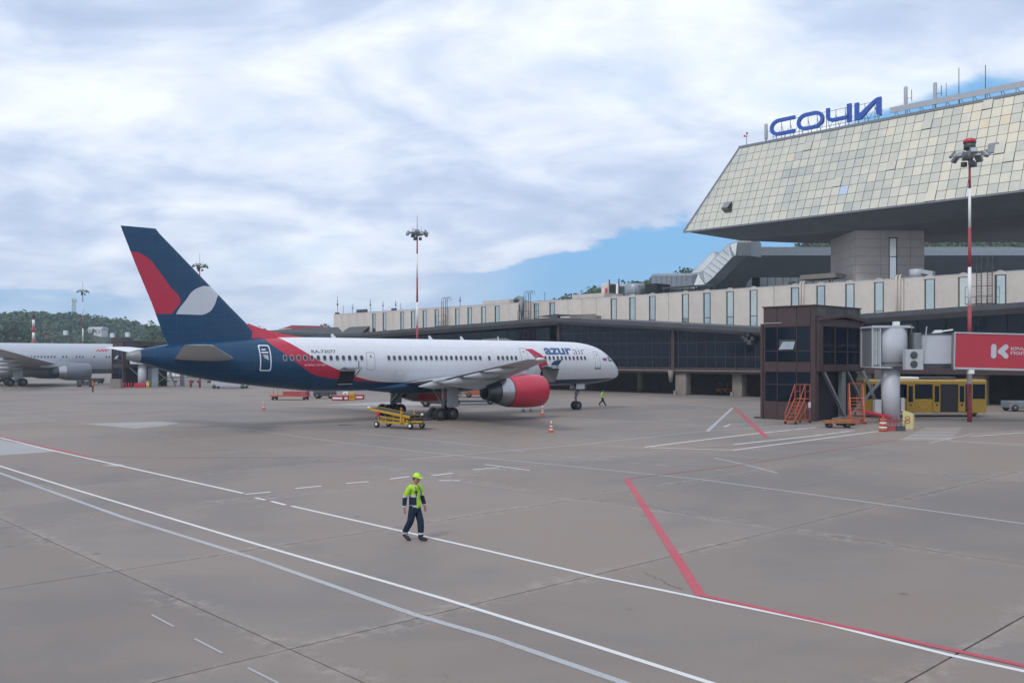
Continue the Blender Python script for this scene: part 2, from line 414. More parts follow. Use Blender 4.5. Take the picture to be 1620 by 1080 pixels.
# zebra crossing beside the boarding bridge
b = MB()
for k in range(9):
    y = 676.5 + k*2.35; ribbon(gp((1463-k*4.7, y), (1522-k*2.2, y-.3)), .19, .0064, b)
tag(b.build('zebra_crossing', M['mwhite']), kind='structure')
b = MB()
for k in range(7):
    y = 672 + k*2.6; ribbon(gp((1250-k*8, y), (1420-k*12, y-1)), .16, .0066, b)
tag(b.build('stand_hatching', M['mgrey2']), kind='structure')
# cracks and sealed repairs
def crack(pts, w, m='under', z=.0068, jit=.05):
    q = []
    for a, c in zip(pts, pts[1:]):
        A, B = G(*a), G(*c); n = 14
        for i in range(n): q.append(A.lerp(B, i/n) + Vector((random.uniform(-jit, jit), random.uniform(-jit, jit), 0)))
    q.append(G(*pts[-1]))
    mb = MB(); pts2 = [Vector((p.x, p.y, z)) for p in q]
    ribbon(pts2, w, z, mb); return tag(mb.build('crack', M[m]), kind='structure')
M['seal'] = mat('joint_seal', (.13, .125, .12), .8)
crack([(940, 965), (965, 982), (1000, 1000), (1055, 1024)][:1] + [(945, 868), (985, 895), (1030, 925), (1078, 935)][:0] or [(941, 866), (990, 893)], .02, 'seal')
crack([(1020, 905), (1060, 925), (1080, 932)], .015, 'seal')
crack([(650, 745), (760, 770), (930, 790), (1000, 794), (1060, 808)], .018, 'seal', jit=.03)
M['rubber_shade'] = paint_mat('tyre_and_shade_paint', (.15, .142, .135), .9, .40)
for pts, w in (([(300, 676), (420, 671), (600, 673), (660, 676)], .45), ([(535, 672.5), (600, 671.5)], .5), ([(1160, 782), (1260, 768), (1400, 745)], .14)):  # tyre rubber, plus painted dark shade under the airliner and beside the belt loader
    mark('tyre_and_shade_mark', pts, w, 'rubber_shade', .0036)
# paler repair patches
b = MB()
for pts in ([(135,670),(255,666.5),(285,668.5),(262,673),(215,678)], [(-60,694),(0,695),(92,714),(0,720),(-60,722)], [(510,640.5),(640,634),(700,640),(640,641)], [(160,735.5),(190,733),(198,736),(182,738)]):
    b.add([G(x, y, .0032) for x, y in pts], [tuple(range(len(pts)))])
M['patch'] = paint_mat('pale_patch', (.37, .365, .36), .5, .42)
tag(b.build('pale_patches', M['patch']), kind='structure')

# ------------------------------------------------------------------ hills and woods
def foliage_mat(name, cols):
    m = bpy.data.materials.new(name); m.use_nodes = True; nt = m.node_tree; b = nt.nodes['Principled BSDF']
    g = N(nt, 'ShaderNodeNewGeometry')
    n = noise(nt, g.outputs['Position'], .035, 3)
    v = mth(nt, 'ADD', mth(nt, 'MULTIPLY', g.outputs['Random Per Island'], .45), mth(nt, 'MULTIPLY', n, .62))
    nt.links.new(ramp(nt, v, [(.2, cols[0]), (.5, cols[1]), (.85, cols[2])]), b.inputs['Base Color'])
    b.inputs['Roughness'].default_value = .7; b.inputs['Specular IOR Level'].default_value = .2
    return m
M['leaf'] = foliage_mat('woodland_leaves', ((.05, .085, .05), (.075, .115, .06), (.10, .14, .065)))
M['leafo'] = foliage_mat('autumn_leaves', ((.10, .10, .045), (.14, .12, .05), (.17, .13, .06)))
M['bark'] = mat('bark', (.07, .055, .045), .9)
M['scrub'] = mat('hill_scrub', (.045, .06, .03), .95, var=.4, scale=.05)
def interp(xs, x):
    if x <= xs[0][0]: return xs[0][1]
    for (a, b), (c, d) in zip(xs, xs[1:]):
        if x <= c: return b + (d-b)*(x-a)/(c-a)
    return xs[-1][1]
def crown(mb, c, rx, rz, n, ls):
    lobes = [(Vector((random.gauss(0, .38)*rx, random.gauss(0, .38)*rx, random.uniform(-.35, .5)*rz)), random.uniform(.4, .7)) for _ in range(6)]
    for _ in range(n):
        lc, lr = random.choice(lobes)
        d = Vector((random.gauss(0, 1), random.gauss(0, 1), random.gauss(0, 1))).normalized()
        rr = random.uniform(.75, 1.05)*lr
        p = c + lc + Vector((d.x*rx*rr, d.y*rx*rr, d.z*rz*rr))
        nrm = (d + Vector((random.gauss(0, .5), random.gauss(0, .5), random.gauss(0, .5)))).normalized()
        a = nrm.orthogonal().normalized(); bb = nrm.cross(a); s = ls*random.uniform(.6, 1.4)
        a = a*s; bb = bb*s*random.uniform(.6, 1)
        mb.v += [tuple(p-a), tuple(p-bb), tuple(p+a), tuple(p+bb)]; k = len(mb.v); mb.f.append([k-4, k-3, k-2, k-1]); mb.sm.append(False); mb.mi.append(mb.m)
def hill(name, ridge, D0, D1, D2, x0, x1, nx, ntree, seed, ls=.9, r=(3.2, 5.2), nl=70, mats=None, clear=()):
    random.seed(seed)
    def h(X, D):
        px = 810 + X/D1*F; top = H + (YH - interp(ridge, px))*D1/F - 5.5
        u = (D-D0)/(D1-D0) if D < D1 else 1-(D-D1)/(D2-D1)
        u = max(0, min(1, u)); u = u*u*(3-2*u)
        return max(0, top)*u + 1.2*math.sin(X*.07+D*.03)*u - .1
    b = MB(); rows = 16; vs = []
    for j in range(rows+1):
        D = D0 + (D2-D0)*j/rows
        for i in range(nx+1):
            X = x0 + (x1-x0)*i/nx; vs.append((X, D, h(X, D)))
    b.add(vs, [(j*(nx+1)+i, j*(nx+1)+i+1, (j+1)*(nx+1)+i+1, (j+1)*(nx+1)+i) for j in range(rows) for i in range(nx)], True)
    tag(b.build(name, M['scrub']), kind='structure')
    w = MB()
    for q in range(ntree):
        u = random.random()**.7; D = D0 + (D1+14-D0)*u; X = random.uniform(x0, x1)
        rx = random.uniform(*r); z = h(X, D); qx = 810+X/D*F
        if any(a < qx < c_ and D < dd for a, c_, dd in clear): continue
        w.m = 1 if (mats and random.random() < mats and u < .55) else 0
        crown(w, Vector((X, D, z+rx*.75)), rx, rx*.95, nl, ls)
    me = w.mesh('woodland', [M['leaf'], M['leafo']]); o = link('woodland', me)
    tag(o, kind='stuff'); return h
ridgeL = [(-300, 512), (-60, 508), (0, 505), (40, 506), (72, 499), (110, 497), (128, 500), (143, 495), (170, 503), (200, 507), (222, 514), (245, 521), (330, 528), (420, 533), (500, 536), (620, 545)]
hL = hill('hill', ridgeL, 330, 620, 800, -480, -60, 60, 2300, 3, ls=.85, nl=110, r=(2.8, 4.6), mats=.3, clear=((138, 174, 575), (98, 111, 455), (197, 207, 455), (172, 183, 455)))
ridgeR = [(860, 480), (910, 468), (1000, 450), (1090, 430), (1190, 405), (1290, 383), (1380, 376), (1500, 378), (1620, 376), (1900, 372)]
hR = hill('hill', ridgeR, 230, 380, 480, 5, 300, 50, 1300, 5, ls=.6, r=(2.6, 4.4), nl=110)
random.seed(11)
def tree(name, label, cat, base, h, rx, group=None, mi='leaf', nl=420, ls=.35, sparse=False):
    t = thing(name, label, cat, base, 0, group)
    tb = MB(); tb.tube([(0, 0, 0), (.1, 0, h*.3), (.0, .1, h*.55), (.15, 0, h*.8)], [h*.03, h*.022, h*.015, h*.005], 7)
    for k in range(5):
        a = k*1.3; z = h*(.38+.08*k); tb.tube([(0, 0, z), (math.cos(a)*rx*.4, math.sin(a)*rx*.4, z+h*.08), (math.cos(a)*rx*.75, math.sin(a)*rx*.75, z+h*.16)], [h*.01, h*.007, h*.003], 5)
    tb.build('trunk', M['bark'], t)
    cb = MB(); crown(cb, Vector((0, 0, h*.66)), rx, h*.34, nl, ls)
    link('crown', cb.mesh('crown', M[mi]), t); return t
# trees that stand clear on the skyline
for px, py, D, label in ((246, 507, 300, 'lone umbrella shaped tree on the skyline just left of the blue tail fin'), (8, 498, 330, 'feathery dark tree on the skyline at the left edge of the picture'), (27, 499, 330, 'round topped tree on the skyline between the left edge and the striped chimney'),
                     (432, 513, 330, 'small tree behind the low red roof, left of the terminal'), (658-140, 508, 330, 'dark tree against the blank left end of the beige hall'), (512, 511, 340, 'low bushy tree beside the left end of the beige hall'),
                     (1089, 423, 330, 'tall broad tree rising highest behind the silver roof duct'), (1060, 432, 330, 'pointed tree behind the roof left of the silver duct'), (1110, 428, 330, 'feathery tree touching the foot of the sloping silver duct')):
    p = P(px, py, D); hgt = 11 if D > 310 else 13
    z0 = p.z - hgt
    if px > 860: z0 = hR(p.x, D); hgt = max(8, p.z - z0)
    else: z0 = max(0, min(z0, hL(p.x, D) + 2) if D > 330 else 0); hgt = p.z - z0
    tree('skyline_tree', label, 'tree', (p.x, D, z0), hgt, min(hgt*.33, 4.2), 'trees standing clear on the skyline', ls=.5)

# white house, antenna tower and striped chimney on the left hill
def far_house():
    p = P(155, 526, 560); t = thing('hillside_house', 'white gabled house with blue windows among the trees on the left hill', 'house', (p.x, 560, p.z-1), R(-18))
    b = MB(); b.box((-7, -4, -6), (7, 4, 3)); b.build('wall', M['letter'], t)
    b = MB(); b.prism([(-4.6, 3.02), (4.6, 3.02), (2.4, 5.6), (-2.4, 5.6)], -7.6, 7.6, Matrix.Rotation(R(90), 4, 'Z') @ Matrix.Rotation(R(90), 4, 'X')); b.build('roof', M['grey'], t)
    for x in (-5, -1.6, 1.8, 5):
        for z in (-3.4, .2):
            b = MB(); b.box((x-.8, -4.12, z), (x+.8, -3.99, z+1.8)); b.build('window', M['galv'], t)
far_house(); bpy.data.objects['hillside_house'].scale = (.7, .7, .8)
for px, py, lab in ((104, 521, 'tiny white hut on the left hill beside the green clearing'), (202, 524, 'small pale hut low on the left hill, right of the white house'), (178, 525, 'tiny white shed just right of the gabled house on the hill')):
    p = P(px, py, 450); t = thing('hillside_hut', lab, 'hut', (p.x, 450, p.z-1.2)); b = MB(); b.box((-.8, -1, -1.5), (.8, 1, .2)); b.build('wall', M['letter'], t)
    b = MB(); b.prism([(-1.05, .21), (1.05, .21), (0, .7)], -1.0, 1.0, Matrix.Rotation(R(90), 4, 'Z') @ Matrix.Rotation(R(90), 4, 'X')); b.build('roof', M['grey'], t)
def lattice():
    p = P(117, 500, 625); t = thing('antenna_tower', 'pale lattice antenna tower on top of the left hill', 'antenna tower', (p.x, 625, p.z-8))
    b = MB(); h = 20; 
    for sx in (-1, 1):
        for sy in (-1, 1): b.bar((sx*1.3, sy*1.3, 0), (sx*.7, sy*.7, h), .22)
    for k in range(9):
        z = k*h/9; w0 = 1.3-.6*k/9; w1 = 1.3-.6*(k+1)/9; z1 = z+h/9
        for (a, c) in (((-1, -1), (1, -1)), ((1, -1), (1, 1)), ((1, 1), (-1, 1)), ((-1, 1), (-1, -1))):
            b.bar((a[0]*w0, a[1]*w0, z), (c[0]*w1, c[1]*w1, z1), .13); b.bar((a[0]*w1, a[1]*w1, z1), (c[0]*w1, c[1]*w1, z1), .13)
    b.build('lattice', M['grey'], t)
    b = MB()
    for a in range(6):
        x, y = math.cos(a*1.05)*1.7, math.sin(a*1.05)*1.7; b.box((x-.25, y-.25, h-2.2), (x+.25, y+.25, h-.2)); b.bar((0, 0, h-1.2), (x, y, h-1.2), .12)
    b.build('antenna', M['letter'], t)
lattice()
def chimney():
    p = G(53, 600); D = 260; X = (53-810)/F*D; top = H+(567-497)*D/F
    t = thing('striped_chimney', 'slim chimney with red and white bands and a black top beyond the white airliner', 'chimney', (X, D, 0))
    r = .33
    segs = [(0, 10.4, 'dred'), (10.4, 12.2, 'letter'), (12.2, 14, 'dred'), (14, 15.8, 'letter'), (15.8, 16.1, 'dred'), (16.1, top, 'black')]
    for a, c, m in segs:
        b = MB(); b.tube([(0, 0, a), (0, 0, c)], r*1.1 if m != 'black' else r*.8, 14); b.build('band', M[m], t)
chimney()

# ------------------------------------------------------------------ terminal: beige upper hall
M['glassw'] = mat('strip_window_glass', (.05, .07, .08), .05, metal=.0, spec=1.0, var=.05)
def mirror_mat(name, lo, hi, rough, metal=1.0):
    m = bpy.data.materials.new(name); m.use_nodes = True; nt = m.node_tree; b = nt.nodes['Principled BSDF']
    oi = N(nt, 'ShaderNodeObjectInfo'); g = N(nt, 'ShaderNodeNewGeometry')
    n = noise(nt, g.outputs['Position'], .16, 5, .6, .5); n2 = noise(nt, g.outputs['Position'], 2.2, 5, .7, .4)
    v = mth(nt, 'ADD', mth(nt, 'MULTIPLY', oi.outputs['Random'], .30), mth(nt, 'MULTIPLY', n, .80))
    c = ramp(nt, v, [(.32, lo), (.52, tuple((a+b_)/2 for a, b_ in zip(lo, hi))), (.70, hi), (.86, (hi[0], hi[1]*.89, hi[2]*.74))])
    c = mixc(nt, mth(nt, 'MULTIPLY', sstep(nt, n2, .5, .8), .14), c, tuple(x*.6 for x in lo))
    nt.links.new(c, b.inputs['Base Color']); b.inputs['Metallic'].default_value = metal
    nt.links.new(mth(nt, 'ADD', mth(nt, 'MULTIPLY', n2, .22), rough), b.inputs['Roughness'])
    return m
M['wmirror'] = mirror_mat('strip_window_mirror', (.42, .50, .50), (.62, .64, .56), .02)
M['gold'] = mirror_mat('mirrored_gold_panel', (.62, .60, .50), (.90, .80, .60), .10)
M['gold2'] = mirror_mat('mirrored_panel_grey', (.50, .54, .55), (.60, .61, .58), .12)
M['gold3'] = mirror_mat('mirrored_panel_new', (.62, .68, .78), (.70, .76, .86), .1)

hall = thing('terminal_hall', 'long beige terminal hall with a row of tall narrow windows above the dark roofs', 'building', OT, TE)
KB = 15.0; ZT = 14.95; ZB0 = 8.3
wins = [-91.6,-87.7,-81.4,-77.7,-73.8,-69.9,-63.5,-59.8,-55.8,-52.0,-45.6,-41.7,-37.8,-23.8,-19.9,-15.9,-9.6,-5.7,-1.7,2.2,8.7,12.5,16.6,20.5,26.9,30.9,35.0,38.9]
WW = 1.18
b = MB(); b.box((-107, KB+.26, 5), (60, KB+24, ZT-.25)); b.build('wall', M['beige'], hall)
b = MB(); b.box((-107.1, KB+.2, ZT-.25), (60, KB+24, ZT-.06)); b.build('roof', M['roofing'], hall)
wm = {}
def wall_panel(a, c):
    key = round(c-a, 2)
    if key not in wm:
        b = MB(); L = c-a; bev = .16
        # panel edges turn in softly towards the window strips
        prof = [(0.0, .25), (.0, .12), (.05, .04), (bev, 0), (L-bev, 0), (L-.05, .04), (L, .12), (L, .25)]
        b.prism(prof, ZB0, ZT); wm[key] = b.mesh('wall_panel', M['beige'])
    return link('wall_panel', wm[key], hall, (a, KB, 0))
edges = [-107.0]
for w in wins: edges += [w, w+WW]
edges += [48.0]
for i in range(0, len(edges), 2):
    a, c = edges[i], edges[i+1]; n = max(1, round((c-a)/3.4)); st = (c-a)/n
    for q in range(n): wall_panel(round(a+q*st+.02, 2), round(a+(q+1)*st-.02, 2))
# each window: dark reveal, frame, upper and lower pane, blind slats read as reflections, arched cap
b = MB(); b.box((0, -.02, 9.35), (.07, .17, 14.62)); b.box((WW-.07, -.02, 9.35), (WW, .17, 14.62)); b.box((.07, 0, 10.85), (WW-.07, .15, 10.95)); b.box((.07, 0, 14.54), (WW-.07, .15, 14.62)); b.box((.07, 0, 9.35), (WW-.07, .15, 9.43)); wf = b.mesh('window', M['dgrey'])
b = MB(); b.box((.07, .09, 10.95), (WW-.07, .12, 14.54)); wp1 = b.mesh('pane', M['wmirror'])
b = MB(); b.box((.07, .09, 9.43), (WW-.07, .12, 10.85)); wp2 = b.mesh('pane', M['wmirror'])
b = MB(); n = 10; pl = [(-.12, 14.62)] + [(-.12+(WW+.24)*q/n, 14.80+.34*math.sin(math.pi*q/n)) for q in range(n+1)] + [(WW+.12, 14.62)]
b.prism(pl, -.0, .32, Matrix.Rotation(R(90), 4, 'X')); wc = b.mesh('window_cap', M['beige'])
b = MB(); b.box((-.0, .12, ZB0), (WW, .25, 9.35)); wl = b.mesh('window_apron', M['dgrey'])
for w in wins:
    f = link('window', wf, hall, (w, KB+.05, 0)); link('pane', wp1, f); p2 = link('pane', wp2, f)
    link('window_cap', wc, hall, (w, KB+.30, 0)); link('window_apron', wl, hall, (w, KB, 0))
# rain pipes in pairs, cornice strip, flag poles
for px in (1265, 1417):
    t = tpx(px, KB-.3)
    for d in (0, .42):
        b = MB(); b.tube([(t+d, KB-.14, 8.5), (t+d, KB-.14, 15.15), (t+d, KB+.3, 15.35)], .12, 8); b.build('rain_pipe', M['beige'], hall)
b = MB(); b.box((-107, KB-.03, ZT-.02), (48, KB+.26, ZT+.05)); b.build('coping', M['grey'], hall)
t0 = tpx(909, KB); t1 = tpx(951, KB)
b = MB(); b.box((t0, KB-1.2, 10.9), (t1, KB-.06, 11.9)); b.box((t0+.2, KB-1.3, 11.95), (t1-.2, KB-1.1, 12.2)); b.build('awning', M['concrete'], hall)
t0 = tpx(553, KB); b = MB(); b.add([(t0, KB-.06, 11.9), (t0+8, KB-.06, 11.9), (t0-.6, KB-3.5, 9.6), (t0+8.4, KB-3.5, 9.6)], [(0, 1, 3, 2)]); b.add([(t0, KB-.06, 11.7), (t0+8, KB-.06, 11.7), (t0-.6, KB-3.5, 9.4), (t0+8.4, KB-3.5, 9.4)], [(2, 3, 1, 0)]); b.add([(t0-.6, KB-3.5, 9.6), (t0+8.4, KB-3.5, 9.6), (t0+8.4, KB-3.5, 9.4), (t0-.6, KB-3.5, 9.4)], [(0, 1, 2, 3)]); b.build('canopy', M['roofing'], hall)
# caged ladders on the facade
def caged(t, n=2, s=1.0):
    b = MB(); k = KB-.55
    for x in (t, t+.55, t+1.2, t+1.75)[:n*2]: b.bar((x, k, 9.6), (x, k, 16.2), .07)
    for q in range(20):
        z = 9.8+q*.32; b.bar((t, k, z), (t+.55, k, z), .04)
        if n > 1: b.bar((t+1.2, k, z), (t+1.75, k, z), .04)
    for x in (t, t+.55, t+1.2, t+1.75)[:n*2]:
        pts = [(x, k+1.1*(1-math.cos(math.pi*q/8))/2, 16.2+.7*math.sin(math.pi*q/8)) for q in range(9)]; b.tube(pts, .035, 5)
    b.box((t-1.1, k-.5, 11.2), (t+1.9, k+.4, 11.3)); b.box((t-1.1, k-.5, 12.1), (t+1.9, k-.44, 12.16)); b.box((t-1.1, k-.5, 13.3), (t+1.9, k-.44, 13.36))
    for q in range(6): b.bar((t-1.1+q*.6, k-.47, 11.3), (t-1.1+q*.6, k-.47, 13.3 if q in (0, 5) else 12.1), .05)
    b.bar((t-1.1, k-.4, 9.6), (t+.2, k-.4, 11.2), .07); b.bar((t+1.9, k-.4, 9.6), (t+.8, k-.4, 11.2), .07)
    b.build('caged_ladder', M['dgrey'], hall)
for px in (699, 829, 1545): caged(tpx(px, KB-.5))
# roof clutter that belongs to the hall
def rods(specs):
    for px, h in specs:
        t = tpx(px, KB+1); b = MB(); b.tube([(t, KB+1, ZT-.1), (t, KB+1, ZT+h)], .05, 5)
        if h > 2: b.bar((t-.5, KB+1, ZT+h*.75), (t+.5, KB+1, ZT+h*.75), .05); b.box((t-.15, KB+.9, ZT+h*.5), (t+.15, KB+1.1, ZT+h*.62))
        b.build('roof_rod', M['dgrey'], hall)
rods(((534, 4.2), (543, 2), (558, 2.2), (586, 3), (606, 2.3), (626, 2.2), (634, 1.6), (728, 2.1), (862, 1.6), (1006, 1.2)))
for px, w, h in ((531, 1.0, .5), (565, 1.4, .8), (572, 1.8, .8), (620, 1.2, .6), (1248, .8, .6)):
    t = tpx(px, KB+1.2); b = MB(); b.box((t, KB+1, ZT-.06), (t+w, KB+1.6, ZT+h)); b.build('roof_box', M['dgrey'], hall)
b = MB(); t = tpx(764, KB+3); b.box((t, KB+3, ZT-.06), (tpx(806, KB+3), KB+8, ZT+1.0)); b.build('roof_box', M['beige'], hall)
b = MB(); t = tpx(905, KB+3); b.box((t, KB+3, ZT-.06), (tpx(956, KB+3), KB+8, ZT+1.0)); b.build('roof_box', M['beige'], hall)
t = tpx(806, KB-.2); b = MB()
b.tube([(t, KB+1.2, ZT+.5), (t+1.2, KB+1, ZT+.9), (t+2.8, KB+.2, ZT+.6), (t+3.4, KB-.4, ZT-.3), (t+3.4, KB-.4, ZT-4.5)], [.45, .5, .5, .42, .42], 12); b.build('duct', M['mgrey'], hall)
t = tpx(1447, KB+1.5); b = MB(); b.tube([(t, KB+2, ZT-.06), (t, KB+2, ZT+1.15)], .85, 14); b.bar((t, KB+2, ZT+1.0), (t+2.2, KB+2, ZT+.5), .8, .5); b.build('roof_fan', M['grey'], hall)

# ------------------------------------------------------------------ concourse: dark glass front under shallow gables
con = thing('glazed_concourse', 'dark glazed concourse with brown frames and shallow pitched roof below the beige hall', 'building', OT, TE)
TL = -21.0
ROOF = [(-140, 8.0), (-87, 9.35), (-21, 10.95), (13.6, 8.55), (18.5, 8.35), (20, 9.3), (26, 9.75), (43, 10.35), (60, 11.2)]
def rz_(t): return interp(ROOF, t)
# roof sheets and fascia, sections so the joints show
for a, c in zip(ROOF, ROOF[1:]):
    if a[0] == 18.5: 
        b = MB(); b.box((18.5, -.9, 8.0), (20, KB-.5, 9.3)); b.build('roof_upstand', M['roofing'], con); continue
    n = max(1, round((c[0]-a[0])/6)); 
    for q in range(n):
        ta = a[0]+(c[0]-a[0])*q/n; tb = a[0]+(c[0]-a[0])*(q+1)/n; za = rz_(ta) if ta not in (20,) else 9.3; zb = rz_(tb)
        if q == n-1: zb = c[1]
        if q == 0: za = a[1]
        ov = 1.3
        b = MB(); b.add([(ta, -ov, za), (tb, -ov, zb), (tb, KB-.1, zb+.2), (ta, KB-.1, za+.2), (ta, -ov, za-.08), (tb, -ov, zb-.08), (tb, KB-.1, zb-.4), (ta, KB-.1, za-.4)], [(0, 1, 2, 3), (7, 6, 5, 4), (0, 4, 5, 1), (1, 5, 6, 2), (2, 6, 7, 3), (3, 7, 4, 0)]); b.build('roof_sheet', M['roofing'], con)
        b = MB(); b.add([(ta, -ov-.06, za+.03), (tb-.02, -ov-.06, zb+.03), (tb-.02, -ov-.06, zb-.5), (ta, -ov-.06, za-.5), (ta, -ov+.04, za+.03), (tb-.02, -ov+.04, zb+.03), (tb-.02, -ov+.04, zb-.5), (ta, -ov+.04, za-.5)], [(0, 1, 2, 3), (7, 6, 5, 4), (0, 4, 5, 1), (3, 2, 6, 7), (0, 3, 7, 4), (1, 5, 6, 2)]); b.build('fascia', M['fascia'], con)
        b = MB(); b.add([(ta, -ov, za-.5), (tb, -ov, zb-.5), (tb, 0.3, zb-1.0), (ta, 0.3, za-1.0)], [(0, 1, 2, 3)]); b.build('soffit', M['soffit'], con)
b = MB(); b.box((TL-.6, -1.2, 10.95), (TL+.6, -.5, 11.35)); b.add([(-17, -1.1, 11.2), (-25, -1.1, 11.2), (-21, -1.1, 11.5), (-17, 1, 11.2), (-25, 1, 11.2), (-21, 1, 11.5)], [(0, 2, 1), (3, 4, 5), (0, 3, 5, 2), (1, 2, 5, 4)]); b.build('ridge_cap', M['roofing'], con)
# glass front: panes one by one between TL and 18, coarser grid far left
zrows = [3.62, 5.05, 6.95, 8.55]
pm = {}
def pane(a, c, z0, z1, z2=None, k=.0, mt='dglass'):
    z2 = z1 if z2 is None else z2
    b = MB(); e = (random.uniform(-.006, .006))
    b.add([(a, k+e, z0), (c, k-e, z0), (c, k-e, z2), (a, k+e, z1), (a, k+e+.03, z0), (c, k-e+.03, z0), (c, k-e+.03, z2), (a, k+e+.03, z1)], [(0, 1, 2, 3), (7, 6, 5, 4), (0, 4, 5, 1), (1, 5, 6, 2), (2, 6, 7, 3), (3, 7, 4, 0)])
    return b.build('glass_pane', M[mt], con)
st = 1.45; n = 28
for q in range(n):
    a = TL+.15+q*st; c = a+st-.07
    if c > 20: break
    for r in range(4):
        z0 = zrows[r]; 
        top0 = rz_(a)-.95; top1 = rz_(c)-.95
        if r < 3: z1 = zrows[r+1]-.07; z2 = z1
        else: z1 = top0; z2 = top1
        z1 = min(z1, top0); z2 = min(z2, top1)
        if z1-z0 < .15 or z2-z0 < .1: continue
        pane(a, c, z0, z1, z2)
b = MB()
for q in range(n+1):
    a = TL+.08+q*st
    if a < 20: b.box((a, -.05, 3.6), (a+.07, .08, rz_(a)-.95))
b.build('mullion', M['brown'], con)
for z in zrows[1:]:
    b = MB(); b.box((TL, -.06, z-.07), (19 if z < 7.5 else 12, .07, z)); b.build('transom', M['brown'], con)
tcol = 0.0
b = MB(); b.box((-.27, -.22, 3.3), (.27, .1, rz_(0)-.9)); b.build('column_cover', M['brown'], con)
b = MB(); b.box((TL-.35, -.22, 3.3), (TL+.1, .1, rz_(TL)-.9)); b.build('column_cover', M['brown'], con)
b = MB(); b.box((TL-.2, .04, 2.9), (19, .4, 3.6)); b.build('band_panel', M['brown'], con)
b = MB(); b.box((TL-45, -.16, 3.18), (60, .3, 3.3)); b.build('edge_beam', M['concrete'], con)
for q in range(30):
    a = -64+q*2.95
    if a > 19: continue
    b = MB(); b.box((a+.03, -.1, 3.3), (a+2.92, .03, 3.66)); b.build('spandrel_panel', M['brown'], con)
# left, shaded stretch of the front and right stretch behind the boarding bridge
for q in range(38):
    a = -140+q*3.15
    if a+3.1 > TL: continue
    pane(a, a+3.05, 3.7, rz_(a)-1.3, rz_(a+3.05)-1.3, .5)
for q in range(13):
    a = 20.3+q*3.0; pane(a, a+2.9, 4.2, 6.3, 6.3, .2); pane(a, a+2.9, 6.4, rz_(a)-1, rz_(a+2.9)-1, .2)
b = MB(); b.box((19.2, -.3, 3.3), (60, .1, 4.15)); b.build('band_panel', M['brown'], con)
b = MB(); b.box((-140, .6, 3.2), (60, KB+.1, 3.45)); b.build('floor_slab', M['soffit'], con)
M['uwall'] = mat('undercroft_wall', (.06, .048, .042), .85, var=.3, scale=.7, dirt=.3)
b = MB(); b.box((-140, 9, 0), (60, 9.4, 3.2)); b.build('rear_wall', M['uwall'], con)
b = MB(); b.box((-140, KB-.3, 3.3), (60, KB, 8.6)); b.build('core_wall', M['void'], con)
# piers under the edge
for t, k, w, kind in ((0.9, .6, 1.7, 'pier'), (-10.4, 6, .9, 'c'), (9.0, 1.5, 1.4, 'pier'), (15.4, 1.2, 2.6, 'pier'), (-33, .6, 1.6, 'pier'), (-21, 6, .9, 'c'), (-47, .6, 1.6, 'pier'), (26, 1, 1.6, 'pier'), (38, 1, 1.9, 'pier'), (46, 1, 1.6, 'pier')):
    b = MB()
    if kind == 'c': b.tube([(t, k, 0), (t, k, 3.2)], w/2, 16); b.build('round_column', M['concrete'], con)
    else:
        b.box((t-w/2, k-.3, 0), (t+w/2, k+.9, 3.2)); o = b.build('pier', M['concrete'], con); bevel(o, .04)
        b = MB(); b.box((t-w/2-.18, k-.5, 0), (t-w/2+.25, k-.2, .55)); b.build('plinth', M['concrete'], con)
b = MB(); b.tube([(-.2, -.35, 1.7), (-.2, -.35, 3.3)], [.2, .42], 8); b.build('hopper', M['concrete'], con)
b = MB(); b.tube([tuple(Vector((-12.0, -.6, 2.4))), (-12.0, -1.6, 2.3)], [.3, .42], 10); b.build('round_lamp', M['beige'], con)
b = MB(); t = tpx(1180, -.8); 
for dx, dz, s in ((0, 0, .5), (.5, -.35, .6), (-.35, .3, .35), (.9, .1, .4), (.3, .6, .5)): b.box((t+dx-s/2, -.9, 7.2+dz-s/2), (t+dx+s/2, -.2, 7.2+dz+s/2))
b.build('floodlight', M['dgrey'], con)

# ------------------------------------------------------------------ tower: mirrored head on a stone stem
tow = thing('control_tower_building', 'huge overhanging tower head clad in mirrored golden panels on a square stone stem', 'building', OT, TE)
K1, T0, T1, ZB, ZH, MM = 18.0, -11.3, 52.0, 24.62, 37.6, 6.1
def S(u, v):      # u along the bottom edge (t), v 0..1 up the slope
    return Vector((u, K1+MM*v, ZB+(ZH-ZB)*v))
sn_ = Vector((0, -(ZH-ZB), MM)).normalized()
rows = 10; cw = 1.22
cells = []
for r in range(rows):
    v0, v1 = r/rows, (r+1)/rows
    q = 0
    while True:
        a = T0 + .42 + (q-1)*cw; c = a+cw
        if c > T1-MM: break
        lo0, lo1 = T0+MM*v0, T0+MM*v1
        if c > lo0+.05: cells.append((r, q, a, c, v0, v1, lo0, lo1))
        q += 1
def cell_poly(a, c, v0, v1, lo0, lo1):
    # clip against the slanting left hip
    pts = [(a, v0), (c, v0), (c, v1), (a, v1)]; out = []
    f = lambda p: p[0] - (T0+MM*p[1])
    for i in range(4):
        p, q = pts[i], pts[(i+1) % 4]; fp, fq = f(p), f(q)
        if fp >= 0: out.append(p)
        if fp*fq < 0: s = fp/(fp-fq); out.append((p[0]+(q[0]-p[0])*s, p[1]+(q[1]-p[1])*s))
    return out
random.seed(21)
stuff = MB(); indiv = 0
cells.sort(key=lambda c: -c[2])
vis = [c for c in cells if c[2] < 39.5]; far = [c for c in cells if c[2] >= 39.5]
